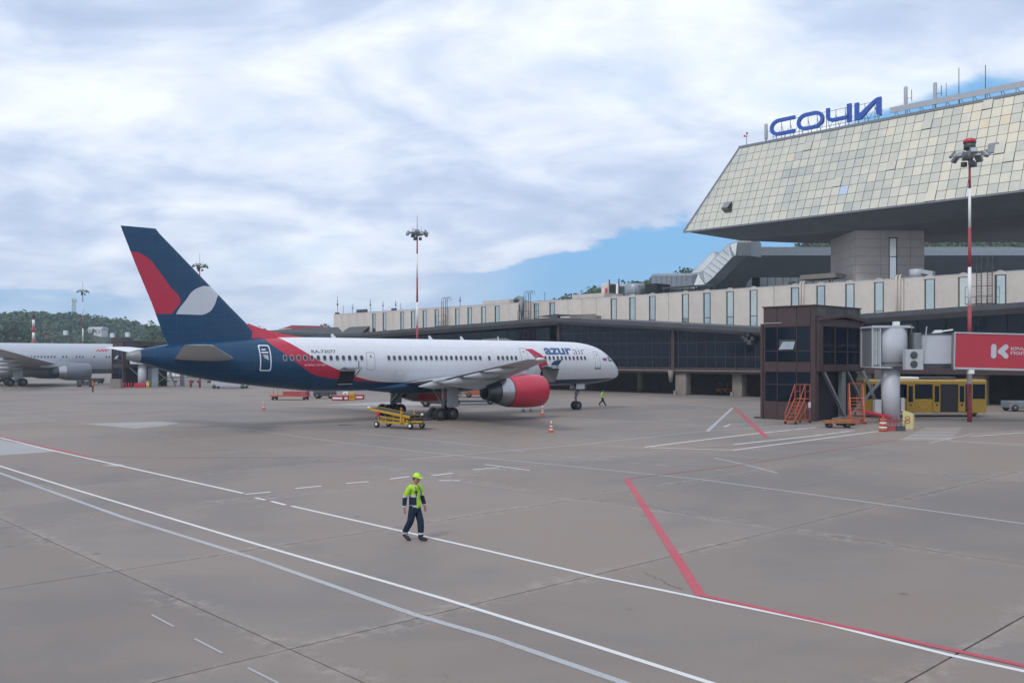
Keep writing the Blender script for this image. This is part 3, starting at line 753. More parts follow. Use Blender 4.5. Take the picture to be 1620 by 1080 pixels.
def put_cell(cell, mbx, off=.0):
    r, q, a, c, v0, v1, lo0, lo1 = cell; g = .031
    poly = cell_poly(a+g, c-g, v0+g/14.3, v1-g/14.3, lo0, lo1)
    if len(poly) < 3: return None
    tx, tv = random.gauss(0, .009), random.gauss(0, .009); mu = (a+c)/2; mv = (v0+v1)/2
    front = [S(u, v) + sn_*(.05+off+(u-mu)*tx+(v-mv)*14*tv) for u, v in poly]; back = [p - sn_*.06 for p in front]; n = len(poly)
    mbx.add(front+back, [tuple(range(n)), tuple(range(2*n-1, n-1, -1))] + [(i, n+i, n+(i+1) % n, (i+1) % n) for i in range(n)])
    return poly
special = {}
for n_, cell in enumerate(vis):
    b = MB(); rr = random.random()
    r, q = cell[0], cell[1]
    mt = 'gold'; off = 0
    if rr < .045: off = .10
    elif rr < .052: mt = 'gold3'
    elif rr < .062: mt = 'gold2'
    if indiv < 300:
        if put_cell(cell, b, off): b.build('mirror_panel', M[mt], tow, fix=False); indiv += 1
        if off:
            b = MB(); put_cell((cell[0], cell[1], cell[2]-.03, cell[3]+.03, cell[4]-.003, cell[5]+.003, cell[6], cell[7]), b, .04); b.build('casement', M['dgrey'], tow, fix=False)
    else: put_cell(cell, stuff)
for cell in far: put_cell(cell, stuff)
if stuff.v: tag(stuff.build('mirror_panels_beyond', M['gold'], tow, fix=False), kind='stuff')
# open casement near the left end of the head, and a dark pane near the mast head
uo = T0+6.3
b = MB(); p0 = S(uo, .30)+sn_*.12; p1 = S(uo+1.15, .30)+sn_*.12; q0 = S(uo, .20)+sn_*.75; q1 = S(uo+1.15, .20)+sn_*.75
b.add([p0, p1, q1, q0], [(0, 1, 2, 3)]); b.add([p+Vector((0, 0, .06)) for p in (p0, p1, q1, q0)], [(0, 1, 2, 3)]); b.add([S(uo, .2)+sn_*.06, S(uo+1.15, .2)+sn_*.06, q1, q0], [(0, 1, 2, 3)]); b.build('open_casement', M['mgrey'], tow)
b = MB(); c_ = tpx(1574, K1+3.5); b.add([S(c_-.6, .52)+sn_*.13, S(c_+.6, .52)+sn_*.13, S(c_+.6, .42)+sn_*.13, S(c_-.6, .42)+sn_*.13], [(0, 1, 2, 3)]); b.build('dark_panel', M['mgrey'], tow)
# backing shell of the head, hip strip, roof edge
A0 = Vector((T0, K1, ZB)); T0b = T0
def T2(x, y, z):   # world to tower frame
    p = Vector((x, y, 0)) - OT; return Vector((p.dot(ex), p.dot(ny), z))
D1 = Vector((.973, .23, 0)); Aw = OT + ex*T0 + ny*K1
Bw = Aw + D1*6.0
Bl = T2(Bw.x, Bw.y, ZB); Kb = K1+27
Cl = Vector((Bl.x+ (Kb-Bl.y)*.12, Kb, ZB))
bot = [Vector((T0, K1, ZB)), Vector((T1, K1, ZB)), Vector((T1, Kb, ZB)), Vector((Cl.x, Kb, ZB)), Bl]
top = [Vector((T0+MM, K1+MM, ZH)), Vector((T1-MM, K1+MM, ZH)), Vector((T1-MM, Kb-MM, ZH)), Vector((Cl.x+MM, Kb-MM, ZH)), Vector((Bl.x+MM*.8, Bl.y+MM*.9, ZH))]
b = MB(); b.add(bot+top, [(0, 1, 6, 5), (1, 2, 7, 6), (2, 3, 8, 7), (3, 4, 9, 8), (4, 0, 5, 9), (5, 6, 7, 8, 9)]); b.build('head_shell', M['joint'], tow)
b = MB(); b.bar(S(T0, 0)+sn_*.02+Vector((-.12, 0, 0)), S(T0+MM, 1)+sn_*.02+Vector((-.12, 0, 0)), .35, .3); b.build('hip_strip', M['mgrey'], tow)
b = MB(); b.bar(Vector((T0+MM-.2, K1+MM, ZH+.12)), Vector((T1-MM, K1+MM, ZH+.12)), .3, .35); b.build('parapet', M['mgrey'], tow)
b = MB(); b.bar(Vector((T0-.1, K1-.02, ZB-.1)), Vector((T1, K1-.02, ZB-.1)), .22, .2); b.build('drip_edge', M['mgrey'], tow)
# soffit: shallow inverted pyramid down to a flat underside
low = [T2(50.0-13.0, 141.5-13, 22.95), None]
I0 = T2(*(P(1172, 378, 139.5).xy), 22.95); I1 = T2(*(P(1250, 372, 128).xy), 22.95)
I0 = T2((1172-810)/F*141, 141, 22.95); Ia = T2(45.5, 131.5, 22.95); Ib = T2(55.0, 122.5, 22.95); Ic = T2(84, 100, 22.95); Id = T2(100, 118, 22.95); Ie = T2(86, 142.5, 22.95); 
inner = [I0, Ia, Ib, Ic, Id, Ie]
b = MB(); b.add(inner, [tuple(range(6))]); b.build('flat_soffit', M['soffit'], tow)
def facet(*p): b = MB(); b.add(list(p), [tuple(range(len(p)))]); b.build('soffit_facet', M['soffit'], tow)
facet(bot[0], Bl, I0); facet(bot[0], I0, Ia); mid1 = Vector((T0+18, K1, ZB)); mid2 = Vector((T0+38, K1, ZB))
facet(bot[0], Ia, mid1); facet(mid1, Ia, Ib); facet(mid1, Ib, mid2); facet(mid2, Ib, Ic); facet(mid2, Ic, bot[1]); facet(bot[1], Ic, Id); facet(bot[1], Id, bot[2]); facet(bot[2], Id, Ie); facet(bot[2], Ie, bot[3]); facet(bot[3], Ie, I0); facet(bot[3], I0, Bl)
# stem, built square to the view axes as in the place: 45 degrees to the hall
Rm = Matrix.Rotation(-TE, 4, 'Z')
def W2(p): p = Vector(p); q = p - OT; return Vector((q.dot(ex), q.dot(ny), p.z))
SX0, SX1, SY0, SY1 = 48.6, 58.6, 129.6, 139.6
b = MB(); vs = [W2(p) for p in ((SX0, SY0, 12), (SX1, SY0+.7, 12), (SX1, SY1, 12), (SX0, SY1, 12), (SX0, SY0, 23), (SX1, SY0+.7, 23), (SX1, SY1, 23), (SX0, SY1, 23))]
b.add(vs, [(0, 1, 5, 4), (1, 2, 6, 5), (2, 3, 7, 6), (3, 0, 4, 7)]); b.build('stem', M['joint'], tow)
nrow = 9; hh = 11/nrow
for r in range(nrow):
    z0 = 12+r*hh; z1 = z0+hh-.035
    for (xa, xb) in ((0, .36), (.36, .48), (.60, .8), (.8, 1.0)):
        if xa == .36 and False: continue
        if r >= 0 and xa == .36: pass
        X0, X1 = SX0+10*xa+.02, SX0+10*xb-.02
        ya = SY0+.7*xa; yb = SY0+.7*xb
        b = MB(); b.add([W2(p) for p in ((X0, ya-.06, z0), (X1, yb-.06, z0), (X1, yb-.06, z1), (X0, ya-.06, z1), (X0, ya+.02, z0), (X1, yb+.02, z0), (X1, yb+.02, z1), (X0, ya+.02, z1))], [(0, 1, 2, 3), (0, 4, 5, 1), (1, 5, 6, 2), (2, 6, 7, 3), (3, 7, 4, 0)]); b.build('stone_panel', M['stone'], tow)
    for q in range(3):
        ya, yb = SY0+q*3.33+.02, SY0+(q+1)*3.33-.02
        b = MB(); b.add([W2(p) for p in ((SX0-.06, ya, z0), (SX0-.06, yb, z0), (SX0-.06, yb, z1), (SX0-.06, ya, z1), (SX0+.02, ya, z0), (SX0+.02, yb, z0), (SX0+.02, yb, z1), (SX0+.02, ya, z1))], [(3, 2, 1, 0), (0, 1, 5, 4), (1, 2, 6, 5), (2, 3, 7, 6), (3, 0, 4, 7)]); b.build('stone_panel', M['stone'], tow)
xw0, xw1 = SX0+4.82, SX0+5.98; yw = SY0+.37
def wbox(mb_, x0, x1, y0, y1, z0, z1): 
    mb_.add([W2(p) for p in ((x0,y0,z0),(x1,y0,z0),(x1,y1,z0),(x0,y1,z0),(x0,y0,z1),(x1,y0,z1),(x1,y1,z1),(x0,y1,z1))], [(0,3,2,1),(4,5,6,7),(0,1,5,4),(1,2,6,5),(2,3,7,6),(3,0,4,7)])
b = MB(); 
for args in ((xw0, xw0+.12, 12, 22), (xw1-.12, xw1, 12, 22), (xw0+.12, xw1-.12, 21.85, 22), (xw0+.12, xw1-.12, 19.2, 19.32)): wbox(b, args[0], args[1], yw-.08, yw+.02, args[2], args[3])
f = b.build('window', M['dgrey'], tow)
for z0, z1 in ((12, 19.2), (19.32, 21.85)):
    b = MB(); wbox(b, xw0+.12, xw1-.12, yw-.03, yw, z0, z1); b.build('pane', M['gold2'], f)
b = MB(); wbox(b, xw0, xw1, yw-.07, yw+.02, 22.02, 23); b.build('stone_panel', M['stone'], tow)

# blue roof sign, letter by letter
KS = K1+MM+.6
sign = thing('roof_sign', 'blue Cyrillic letters reading СОЧИ standing on the edge of the tower roof', 'sign', OT, TE)
def stroke_path(pts, w, z0=0, closed=False):   # polyline outline of even width in (x, z)
    n = len(pts); out = []; inn = []
    for i, p in enumerate(pts):
        a = pts[(i-1) % n] if closed or i > 0 else p; c = pts[(i+1) % n] if closed or i < n-1 else p
        d0 = (Vector(p)-Vector(a)); d1 = (Vector(c)-Vector(p))
        d0 = d0.normalized() if d0.length > 1e-6 else d1.normalized(); d1 = d1.normalized() if d1.length > 1e-6 else d0
        m = (d0+d1).normalized(); nn = Vector((-m.y, m.x)); k = 1/max(.5, nn.dot(Vector((-d0.y, d0.x))))
        out.append(Vector(p)+nn*w/2*k); inn.append(Vector(p)-nn*w/2*k)
    return out, inn
def letter(pts, w, closed=False, x0=0, zb=0, sh=.0):
    out, inn = stroke_path(pts, w, closed=closed); b = MB(); n = len(pts)
    f = lambda p, y: (x0+p.x+p.y*sh, y, zb+p.y)
    for i in range(n if closed else n-1):
        j = (i+1) % n
        b.add([f(out[i], 0), f(out[j], 0), f(inn[j], 0), f(inn[i], 0), f(out[i], .35), f(out[j], .35), f(inn[j], .35), f(inn[i], .35)], [(0, 1, 2, 3), (7, 6, 5, 4), (0, 4, 5, 1), (2, 6, 7, 3)] + ([(0, 3, 7, 4)] if i == 0 and not closed else []) + ([(1, 5, 6, 2)] if i == n-2 and not closed else []))
    return b
def arc(cx, cy, rx, ry, a0, a1, n=6): return [(cx+rx*math.cos(R(a0+(a1-a0)*q/n)), cy+ry*math.sin(R(a0+(a1-a0)*q/n))) for q in range(n+1)]
LH = 2.55; SW = .52
def tx_(px): return tpx(px, KS)
xC0, xC1, xO0, xO1, xH0, xH1, xI0, xI1 = [tx_(p) for p in (1217.5, 1257, 1260, 1303, 1306.5, 1346, 1352, 1393.5)]
zbs = ZH+.95
h = LH; w2 = SW/2
def put_letter(b):
    o = b.build('letter', M['signblue'], sign); return o
W = xC1-xC0; r = h/2-w2+.0
put_letter(letter([(W, h-w2)] + arc(1.5, h/2, 1.5-w2, h/2-w2, 90, 270, 12) + [(W, w2)], SW, x0=xC0, zb=zbs))
W = xO1-xO0
put_letter(letter(arc(1.5, h/2, 1.5-w2, h/2-w2, 90, 270, 12) + arc(W-1.5, h/2, 1.5-w2, h/2-w2, -90, 90, 12), SW, closed=True, x0=xO0, zb=zbs))
W = xH1-xH0
put_letter(letter([(w2, h), (w2, h*.55)] + arc(w2+.8, h*.55, .8, h*.55-h*.28, 180, 270, 6) + [(W-w2, h*.28)], SW, x0=xH0, zb=zbs))
put_letter(letter([(W-w2-.05, h+.05), (W-w2-.05, 0)], SW+.12, x0=xH0, zb=zbs-.03))
W = xI1-xI0
put_letter(letter([(w2, h-.1), (w2, 0)], SW+.08, x0=xI0, zb=zbs))
b = MB(); f3 = [(.25, 0), (.9, 0), (W-.7, h-.55), (W-.7, .35), (W-.2, .02), (W, .1), (W, h+.05), (W-.55, h+.05), (W-1.0, h-.15), (.25, .55)]
b.prism([(xI0+x, zbs+z) for x, z in f3], -.36, .02, Matrix.Rotation(R(90), 4, 'X')); put_letter(b)
for o in sign.children: o.location.y = KS
b = MB(); x = xC0+.3
while x < xI1:
    b.bar((x, KS+.5, ZH), (x, KS+.5, zbs+h-.3), .06); b.bar((x, KS+.5, zbs+h*.6), (x+.1, KS+2.0, ZH), .05); b.bar((x+.1, KS+.45, ZH), (x+1.2, KS+.45, zbs+.9), .04); x += 1.45
for z in (zbs+.1, zbs+h-.35): b.bar((xC0+.3, KS+.5, z), (xI1, KS+.5, z), .05)
b.build('support_frame', M['dgrey'], sign)
# roof antennas and the long white board
brd = thing('roof_board', 'long narrow white board raised on posts along the tower roof right of the blue sign', 'sign board', OT, TE)
xa, xb = tx_(1408), T1-MM
b = MB(); b.box((xa, KS, ZH+1.0), (xb, KS+.12, ZH+1.75)); b.build('board', M['grey'], brd)
b = MB(); x = xa+.6
while x < xb: b.bar((x, KS+.3, ZH), (x, KS+.2, ZH+1.5), .06); b.bar((x+.5, KS+1.3, ZH), (x, KS+.2, ZH+1.4), .05); x += 1.7
b.build('post', M['dgrey'], brd)
def antenna(px, h, lab, panel=True, th=.05):
    t = thing('roof_antenna', lab, 'antenna', OT + ex*tpx(px, KS+.6) + ny*(KS+.6) + Vector((0, 0, ZH+.1)), TE, 'antennas on the tower roof')
    b = MB(); b.tube([(0, 0, 0), (0, 0, h)], th, 6); b.build('mast', M['dgrey'], t)
    if panel:
        b = MB(); b.box((-.22, -.2, h*.25), (.22, .15, h*.98)); o = b.build('antenna_panel', M['grey'], t); bevel(o, .05)
        b = MB(); b.bar((.2, 0, h*.6), (.8, 0, h*.6), .05); b.bar((.8, 0, h*.5), (.8, 0, h*.85), .07); b.build('bracket', M['dgrey'], t)
antenna(1433, 4.3, 'thick pale panel antenna on the tower roof nearest the blue sign'); antenna(1479.5, 4.0, 'second thick pale panel antenna, in the middle of the tower roof')
antenna(1517, 5.2, 'tallest thin whip antenna on the tower roof, against the blue patch', False); antenna(1497, 3.6, 'thin whip antenna just right of the second panel antenna', False, .035); antenna(1559, 4.8, 'rightmost thin whip antenna on the tower roof', False)
antenna(1212, 3.2, 'dark upright pole antenna at the left end of the blue sign', True, .08)
def vane():
    t = thing('weather_vane', 'small weather mast with red cups at the left corner of the tower roof', 'weather mast', OT + ex*tpx(1181, K1+MM) + ny*(K1+MM) + Vector((0, 0, ZH+.1)), TE)
    b = MB(); b.tube([(0, 0, 0), (0, 0, 1.9)], .04, 6); b.bar((-.3, 0, 1.5), (.3, 0, 1.5), .05); b.build('mast', M['dgrey'], t)
    b = MB(); b.box((-.45, -.1, 1.5), (-.22, .1, 1.75)); b.box((.0, -.12, 1.85), (.2, .12, 2.1)); b.build('cup', M['red'], t)
vane()

# ------------------------------------------------------------------ darker halls and ducts behind the beige hall
KD = 30.0
drk = thing('rear_hall', 'dark grey hall with sloping end and pale parapet behind the beige hall', 'building', OT, TE)
def W3(px, py, D): return W2(P(px, py, D))
D_ = 165
b = MB(); p = [W3(1118, 462, D_), W3(1170, 404, D_), W3(1330, 404, D_), W3(1330, 458, D_)]; q = [v+Vector((5, 9, 0)) for v in p]
b.add(p+q, [(0, 1, 2, 3), (0, 4, 5, 1), (1, 5, 6, 2)]); b.build('sloping_wall', M['hall'], drk)
b = MB(); p = [W3(1185, 390.5, D_+6), W3(1330, 391, D_+6), W3(1330, 404, D_+6), W3(1185, 404, D_+6)]; q = [v+Vector((3, 5, 0)) for v in p]
b.add(p+q, [(0, 1, 2, 3), (0, 4, 5, 1)]); b.build('parapet', M['galv'], drk)
b = MB(); p = [W3(1455, 404, D_), W3(1720, 404, D_), W3(1720, 470, D_), W3(1455, 470, D_)]; b.add(p, [(0, 1, 2, 3)]); b.build('sloping_wall', M['hall'], drk)
b = MB(); p = [W3(1455, 390.5, D_+6), W3(1588, 390.5, D_+6), W3(1588, 404, D_+6), W3(1455, 404, D_+6)]; q = [v+Vector((3, 5, 0)) for v in p]; b.add(p+q, [(0, 1, 2, 3), (0, 4, 5, 1), (1, 5, 6, 2)]); b.build('parapet', M['galv'], drk)
for q in range(11):
    x0 = 1178+q*12.2; b = MB(); z = 439
    top0 = z if q else 446
    b.add([W3(x0, 460, D_-1), W3(x0+11.2, 460, D_-1), W3(x0+11.2, z, D_-1), W3(x0+(0 if q else 5), top0, D_-1)], [(0, 1, 2, 3)]); b.build('glass_pane', M['galv'] if q != 1 else M['dglass'], drk)
# silver duct climbing the sloping end
duct = thing('roof_duct', 'large silver ribbed ventilation duct climbing the dark sloping roof beside the tower', 'duct', OT, TE)
def ductpath(pts, w, hgt, name='duct'):
    c = [W3(*p) for p in pts]; rings = []
    for i, p_ in enumerate(c):
        d = (c[min(i+1, len(c)-1)] - c[max(i-1, 0)]).normalized(); side = Vector((0, 1, 0)); up = side.cross(d).normalized()
        if up.z < 0: up = -up
        rings.append([p_ + side*w*sx + up*hgt*sz for sx, sz in ((-.5, -.5), (-.5, .35), (-.38, .5), (.38, .5), (.5, .35), (.5, -.5))])
    b = MB(); b.loft(rings, True, False); return b.build(name, M['galv'], duct), c, rings
segs = [(1040, 446, 158), (1104, 445, 158), (1118, 441, 158), (1128, 434, 158), (1158, 402, 158), (1166, 396, 158), (1176, 393.5, 158), (1196, 393.5, 158)]
o, c, rings = ductpath(segs, 3.4, 2.7)
ductpath([(1085, 452, 163), (1100, 438, 163), (1130, 408, 163), (1138, 403, 163)], 2.0, 1.6)
b = MB()
for i in range(len(c)-1):
    L = (c[i+1]-c[i]).length; n = max(1, int(L/.8))
    for q in range(n):
        p_ = c[i].lerp(c[i+1], q/n); d = (c[i+1]-c[i]).normalized(); up = Vector((0, 1, 0)).cross(d).normalized(); up = up if up.z > 0 else -up
        b.bar(p_ + Vector((0, -1.73, 0)) - up*1.3, p_ + Vector((0, -1.73, 0)) + up*.9, .06)
b.build('rib', M['mgrey'], duct)
b = MB(); 
for i in range(9):
    t0 = tpx(1050+i*10, KB+6); b.bar((t0, KB+6, 14.8), (t0, KB+6, 16.2), .12)
b.box((tpx(1048, KB+6), KB+5.9, 16.2), (tpx(1130, KB+6), KB+6.6, 16.45)); b.box((tpx(1048, KB+6), KB+5.9, 15.5), (tpx(1130, KB+6), KB+6.1, 15.6)); b.build('duct_support', M['dgrey'], duct)
plant = thing('rooftop_plant', 'cluster of silver tank, white cabinets and black vents on the beige hall roof', 'roof plant', OT, TE)
def rbox(px0, px1, py, mt, name, k=KB+8, dep=4, zb=14.5):
    t0 = tpx(px0, k); t1 = tpx(px1, k); z1 = ht((px0+px1)/2, py, k); b = MB(); b.box((t0, k, zb), (t1, k+dep, z1)); o = b.build(name, M[mt], plant); bevel(o, .08, 1)
rbox(951, 963, 448, 'beige', 'cabinet'); rbox(963, 974, 450, 'black', 'cabinet', KB+8.2); rbox(974, 978, 449, 'letter', 'cabinet'); rbox(978, 989, 453, 'dgrey', 'cabinet'); rbox(1020, 1038, 448.5, 'black', 'cabinet')
b = MB(); t0 = tpx(1004, KB+9); b.tube([(t0, KB+9, 14.5), (t0, KB+9, ht(1004, 450, KB+9)-.3), (t0, KB+9, ht(1004, 449, KB+9))], [1.75, 1.75, 1.5], 20); b.build('tank', M['galv'], plant)
b = MB(); t0 = tpx(958, KB+7.8); b.box((t0-.1, KB+7.75, 15.6), (t0+.35, KB+7.85, 17.2)); b.build('warning_sign', M['red'], plant)
for px in (964, 979):
    b = MB(); t0 = tpx(px, KB+7.5); b.tube([(t0, KB+7.5, 14.5), (t0, KB+7.5, 18.6)], .13, 7); b.build('vent_pipe', M['dgrey'], plant)
rbox(1172, 1230, 0, 'dgrey', 'walkway') if False else None
b = MB(); k = KB+7; t0, t1 = tpx(1266, k), tpx(1322, k); b.box((t0, k, ht(1290, 441, k)), (t1, k+3, ht(1290, 433.5, k))); b.box((t0+1.5, k+.4, 14), (t0+1.8, k+.7, ht(1290, 441, k))); b.box((t1-1, k+.4, 14), (t1-.7, k+.7, ht(1290, 441, k))); b.build('walkway', M['concrete'], plant)
# long low roofs left of the terminal
lowr = thing('low_dark_shed', 'long low dark roofed shed behind the airliner, left of the beige hall', 'building')
def wq(mt, name, par, pts, thick=2.0):
    b = MB(); p = [P(*a) for a in pts]; q = [v+Vector((0, thick, 0)) for v in p]; n = len(p)
    b.add(p+q, [tuple(range(n)), tuple(range(2*n-1, n-1, -1))] + [(i, n+i, n+(i+1) % n, (i+1) % n) for i in range(n)]); return b.build(name, M[mt], par)
wq('roofing', 'roof', lowr, [(402, 531, 215), (400, 524.5, 215), (470, 519.5, 212), (560, 516.5, 208), (640, 523, 200), (700, 532, 200)], 20)
wq('void', 'wall', lowr, [(402, 560, 216), (402, 530, 216), (700, 530, 204), (700, 560, 204)], 15)
redr = thing('red_roofed_shed', 'cream shed with a dull red roof behind the dark shed, left of the beige hall', 'building')
wq('dred', 'roof', redr, [(444, 520, 240), (462, 514.3, 240), (510, 515.5, 240), (515, 519, 240)], 10)
wq('beige', 'wall', redr, [(441, 530, 239), (441, 519.6, 239), (460, 519.6, 239), (460, 530, 239)], 8)
lroof = thing('left_terminal_pier', 'low dark canopy building just left of the blue tail cone', 'building')
wq('roofing', 'roof', lroof, [(198, 548, 235), (198, 540.5, 235), (420, 538, 235), (420, 545, 235)], 14)
wq('brown', 'wall', lroof, [(176, 560, 236), (176, 534, 236), (190, 534, 236), (190, 538, 236), (206, 538, 236), (206, 560, 236)], 8)
wq('void', 'recess', lroof, [(206, 566, 237), (206, 545, 237), (420, 543, 237), (420, 566, 237)], 8)

# ------------------------------------------------------------------ airliners
AH = R(40.8)
def fuse_pt(prof, x):
    for a, c in zip(prof, prof[1:]):
        if x <= c[0]:
            u = (x-a[0])/(c[0]-a[0]); return [a[i]+(c[i]-a[i])*u for i in range(1, 5)]
    return list(prof[-1][1:])
def smooth_prof(keys, n=130):     # keys: x, z top, z bottom, half width, z of widest; Catmull-Rom through them
    out = []
    for i in range(n+1):
        u = i/n; x = keys[-1][0]*(u if u > .12 else .12*(u/.12)**1.6)
        k = max(j for j in range(len(keys)) if keys[j][0] <= x + 1e-9); k = min(k, len(keys)-2)
        p1, p2 = keys[k], keys[k+1]; p0 = keys[k-1] if k else p1; p3 = keys[k+2] if k+2 < len(keys) else p2
        h = p2[0]-p1[0]; t = (x-p1[0])/h; row = [x]
        for c in range(1, 5):
            m1 = (p2[c]-p0[c])/(p2[0]-p0[0]) if k else (p2[c]-p1[c])/h*1.0; m2 = (p3[c]-p1[c])/(p3[0]-p1[0]) if k+2 < len(keys) else (p2[c]-p1[c])/h
            if k and (p2[c]-p1[c])*(p1[c]-p0[c]) <= 0: m1 = 0
            if k+2 < len(keys) and (p3[c]-p2[c])*(p2[c]-p1[c]) <= 0: m2 = 0
            row.append((2*t**3-3*t*t+1)*p1[c] + (t**3-2*t*t+t)*h*m1 + (-2*t**3+3*t*t)*p2[c] + (t**3-t*t)*h*m2)
        out.append(row)
    return out
def side_y(prof, x, z):
    zt, zb, ry, zc = fuse_pt(prof, x); r = (zt-zc) if z > zc else (zc-zb)
    return ry*math.sqrt(max(0, 1-((z-zc)/r)**2))
def fuselage(name, prof, m, parent, seg=48):
    rings = []
    for x, zt, zb, ry, zc in prof:
        rings.append([Vector((x, ry*math.sin(2*math.pi*k/seg), zc + ((zt-zc) if math.cos(2*math.pi*k/seg) > 0 else (zc-zb))*math.cos(2*math.pi*k/seg))) for k in range(seg)])
    b = MB(); b.loft(rings, True, True); return b.build(name, m, parent)
def foil(chord, th, n=9):
    up = []; 
    for i in range(n+1):
        u = i/n; u = u*u*(3-2*u) if False else (1-math.cos(math.pi*u))/2
        y = th*5*(.2969*math.sqrt(u)-.126*u-.3516*u*u+.2843*u**3-.1036*u**4); up.append((u*chord, y))
    return up + [(x, -y*.75) for x, y in up[-2:0:-1]]
def wing(name, m, parent, secs, vertical=False, side=1):   # secs: (span, LE x, TE x, z, thickness)
    rings = []
    for s, le, te, z, th in secs:
        fo = foil(te-le, th/(te-le))
        rings.append([Vector((le+x, s*side, z+y*(te-le))) if not vertical else Vector((le+x, y*(te-le), s)) for x, y in [(a, b_/(1)) for a, b_ in [(p[0], p[1]) for p in fo]]])
    b = MB(); b.loft(rings, True, True); o = b.build(name, m, parent); o.data.set_sharp_from_angle(angle=R(40)); return o
def tyre_wheel(parent, x, y, z, r, w, name='wheel'):
    Mx = Matrix.Translation((x, y, z)) @ Matrix.Rotation(R(90), 4, 'Z')
    b = MB(); b.lathe([(-w/2*.7, r*.55), (-w/2, r*.62), (-w/2, r*.88), (-w/2*.75, r*.98), (0, r), (w/2*.75, r*.98), (w/2, r*.88), (w/2, r*.62), (w/2*.7, r*.55)], Mx, 24); o = b.build(name, M['black'], parent)
    b = MB(); b.lathe([(-w/2*.66, .01), (-w/2*.7, r*.2), (-w/2*.45, r*.3), (-w/2*.7, r*.56), (w/2*.7, r*.56), (w/2*.45, r*.3), (w/2*.7, r*.2), (w/2*.66, .01)], Mx, 18); b.build('hub', M['hub'], o); return o
def curve_node(nt, v, pts, x0, x1, y0, y1):
    n = N(nt, 'ShaderNodeFloatCurve'); c = n.mapping.curves[0]; pts = sorted(pts)
    pts = [((x-x0)/(x1-x0), (y-y0)/(y1-y0)) for x, y in pts]
    c.points[0].location = pts[0]; c.points[1].location = pts[-1]
    for p in pts[1:-1]: c.points.new(*p)
    n.mapping.use_clip = False; n.mapping.update()
    nt.links.new(mth(nt, 'DIVIDE', mth(nt, 'SUBTRACT', v, x0), x1-x0, clamp=True), n.inputs['Value'])
    return mth(nt, 'ADD', mth(nt, 'MULTIPLY', n.outputs[0], y1-y0), y0)
def paint_shader(name, rough=.3):
    m = bpy.data.materials.new(name); m.use_nodes = True; nt = m.node_tree; b = nt.nodes['Principled BSDF']
    tc = N(nt, 'ShaderNodeTexCoord'); sp = N(nt, 'ShaderNodeSeparateXYZ'); nt.links.new(tc.outputs['Object'], sp.inputs[0])
    b.inputs['Roughness'].default_value = rough; b.inputs['Coat Weight'].default_value = .12; b.inputs['Coat Roughness'].default_value = .12; b.inputs['Specular IOR Level'].default_value = .35
    return m, nt, b, sp.outputs, tc.outputs['Object']
def AND(nt, *v):
    r = v[0]
    for q in v[1:]: r = mth(nt, 'MULTIPLY', r, q)
    return r
def GT(nt, a, b_): return mth(nt, 'GREATER_THAN', a, b_)
def grime(nt, obj, col, k=.12):
    mp = N(nt, 'ShaderNodeMapping'); mp.inputs['Scale'].default_value = (.5, 1, 2.5); nt.links.new(obj, mp.inputs[0])
    n = noise(nt, mp.outputs[0], 1.4, 6, .65)
    sp = N(nt, 'ShaderNodeSeparateXYZ'); nt.links.new(obj, sp.inputs[0])
    fr = mth(nt, 'FRACT', mth(nt, 'DIVIDE', sp.outputs[0], 1.65)); ln = mth(nt, 'LESS_THAN', mth(nt, 'ABSOLUTE', mth(nt, 'SUBTRACT', fr, .5)), .009)
    fz = mth(nt, 'FRACT', mth(nt, 'DIVIDE', mth(nt, 'ADD', sp.outputs[2], .35), .93)); lz = mth(nt, 'LESS_THAN', mth(nt, 'ABSOLUTE', mth(nt, 'SUBTRACT', fz, .5)), .010)
    col = mixc(nt, mth(nt, 'MULTIPLY', mth(nt, 'MAXIMUM', ln, lz), .22), col, (.12, .12, .13))
    return mixc(nt, mth(nt, 'MULTIPLY', sstep(nt, n, .45, .8), k), col, (.22, .20, .18))
NAVY = (.003, .047, .115); RED = (.47, .020, .055); WHITE = (.70, .715, .75)
BLR = [(25.7, 2.93), (28.4, 3.0), (29.6, 3.07), (30.8, 3.17), (32.2, 3.31), (33.3, 3.43), (34.2, 3.63), (34.96, 4.03), (35.8, 4.62), (36.6, 5.2), (37.5, 5.96), (38.1, 7.0)]
RWH = [(26.0, 2.93), (28.4, 3.05), (29.6, 3.22), (30.74, 3.49), (31.7, 3.81), (32.75, 4.17), (33.76, 4.62), (34.64, 5.11), (35.6, 5.74), (36.4, 6.3), (37.2, 7.0)]
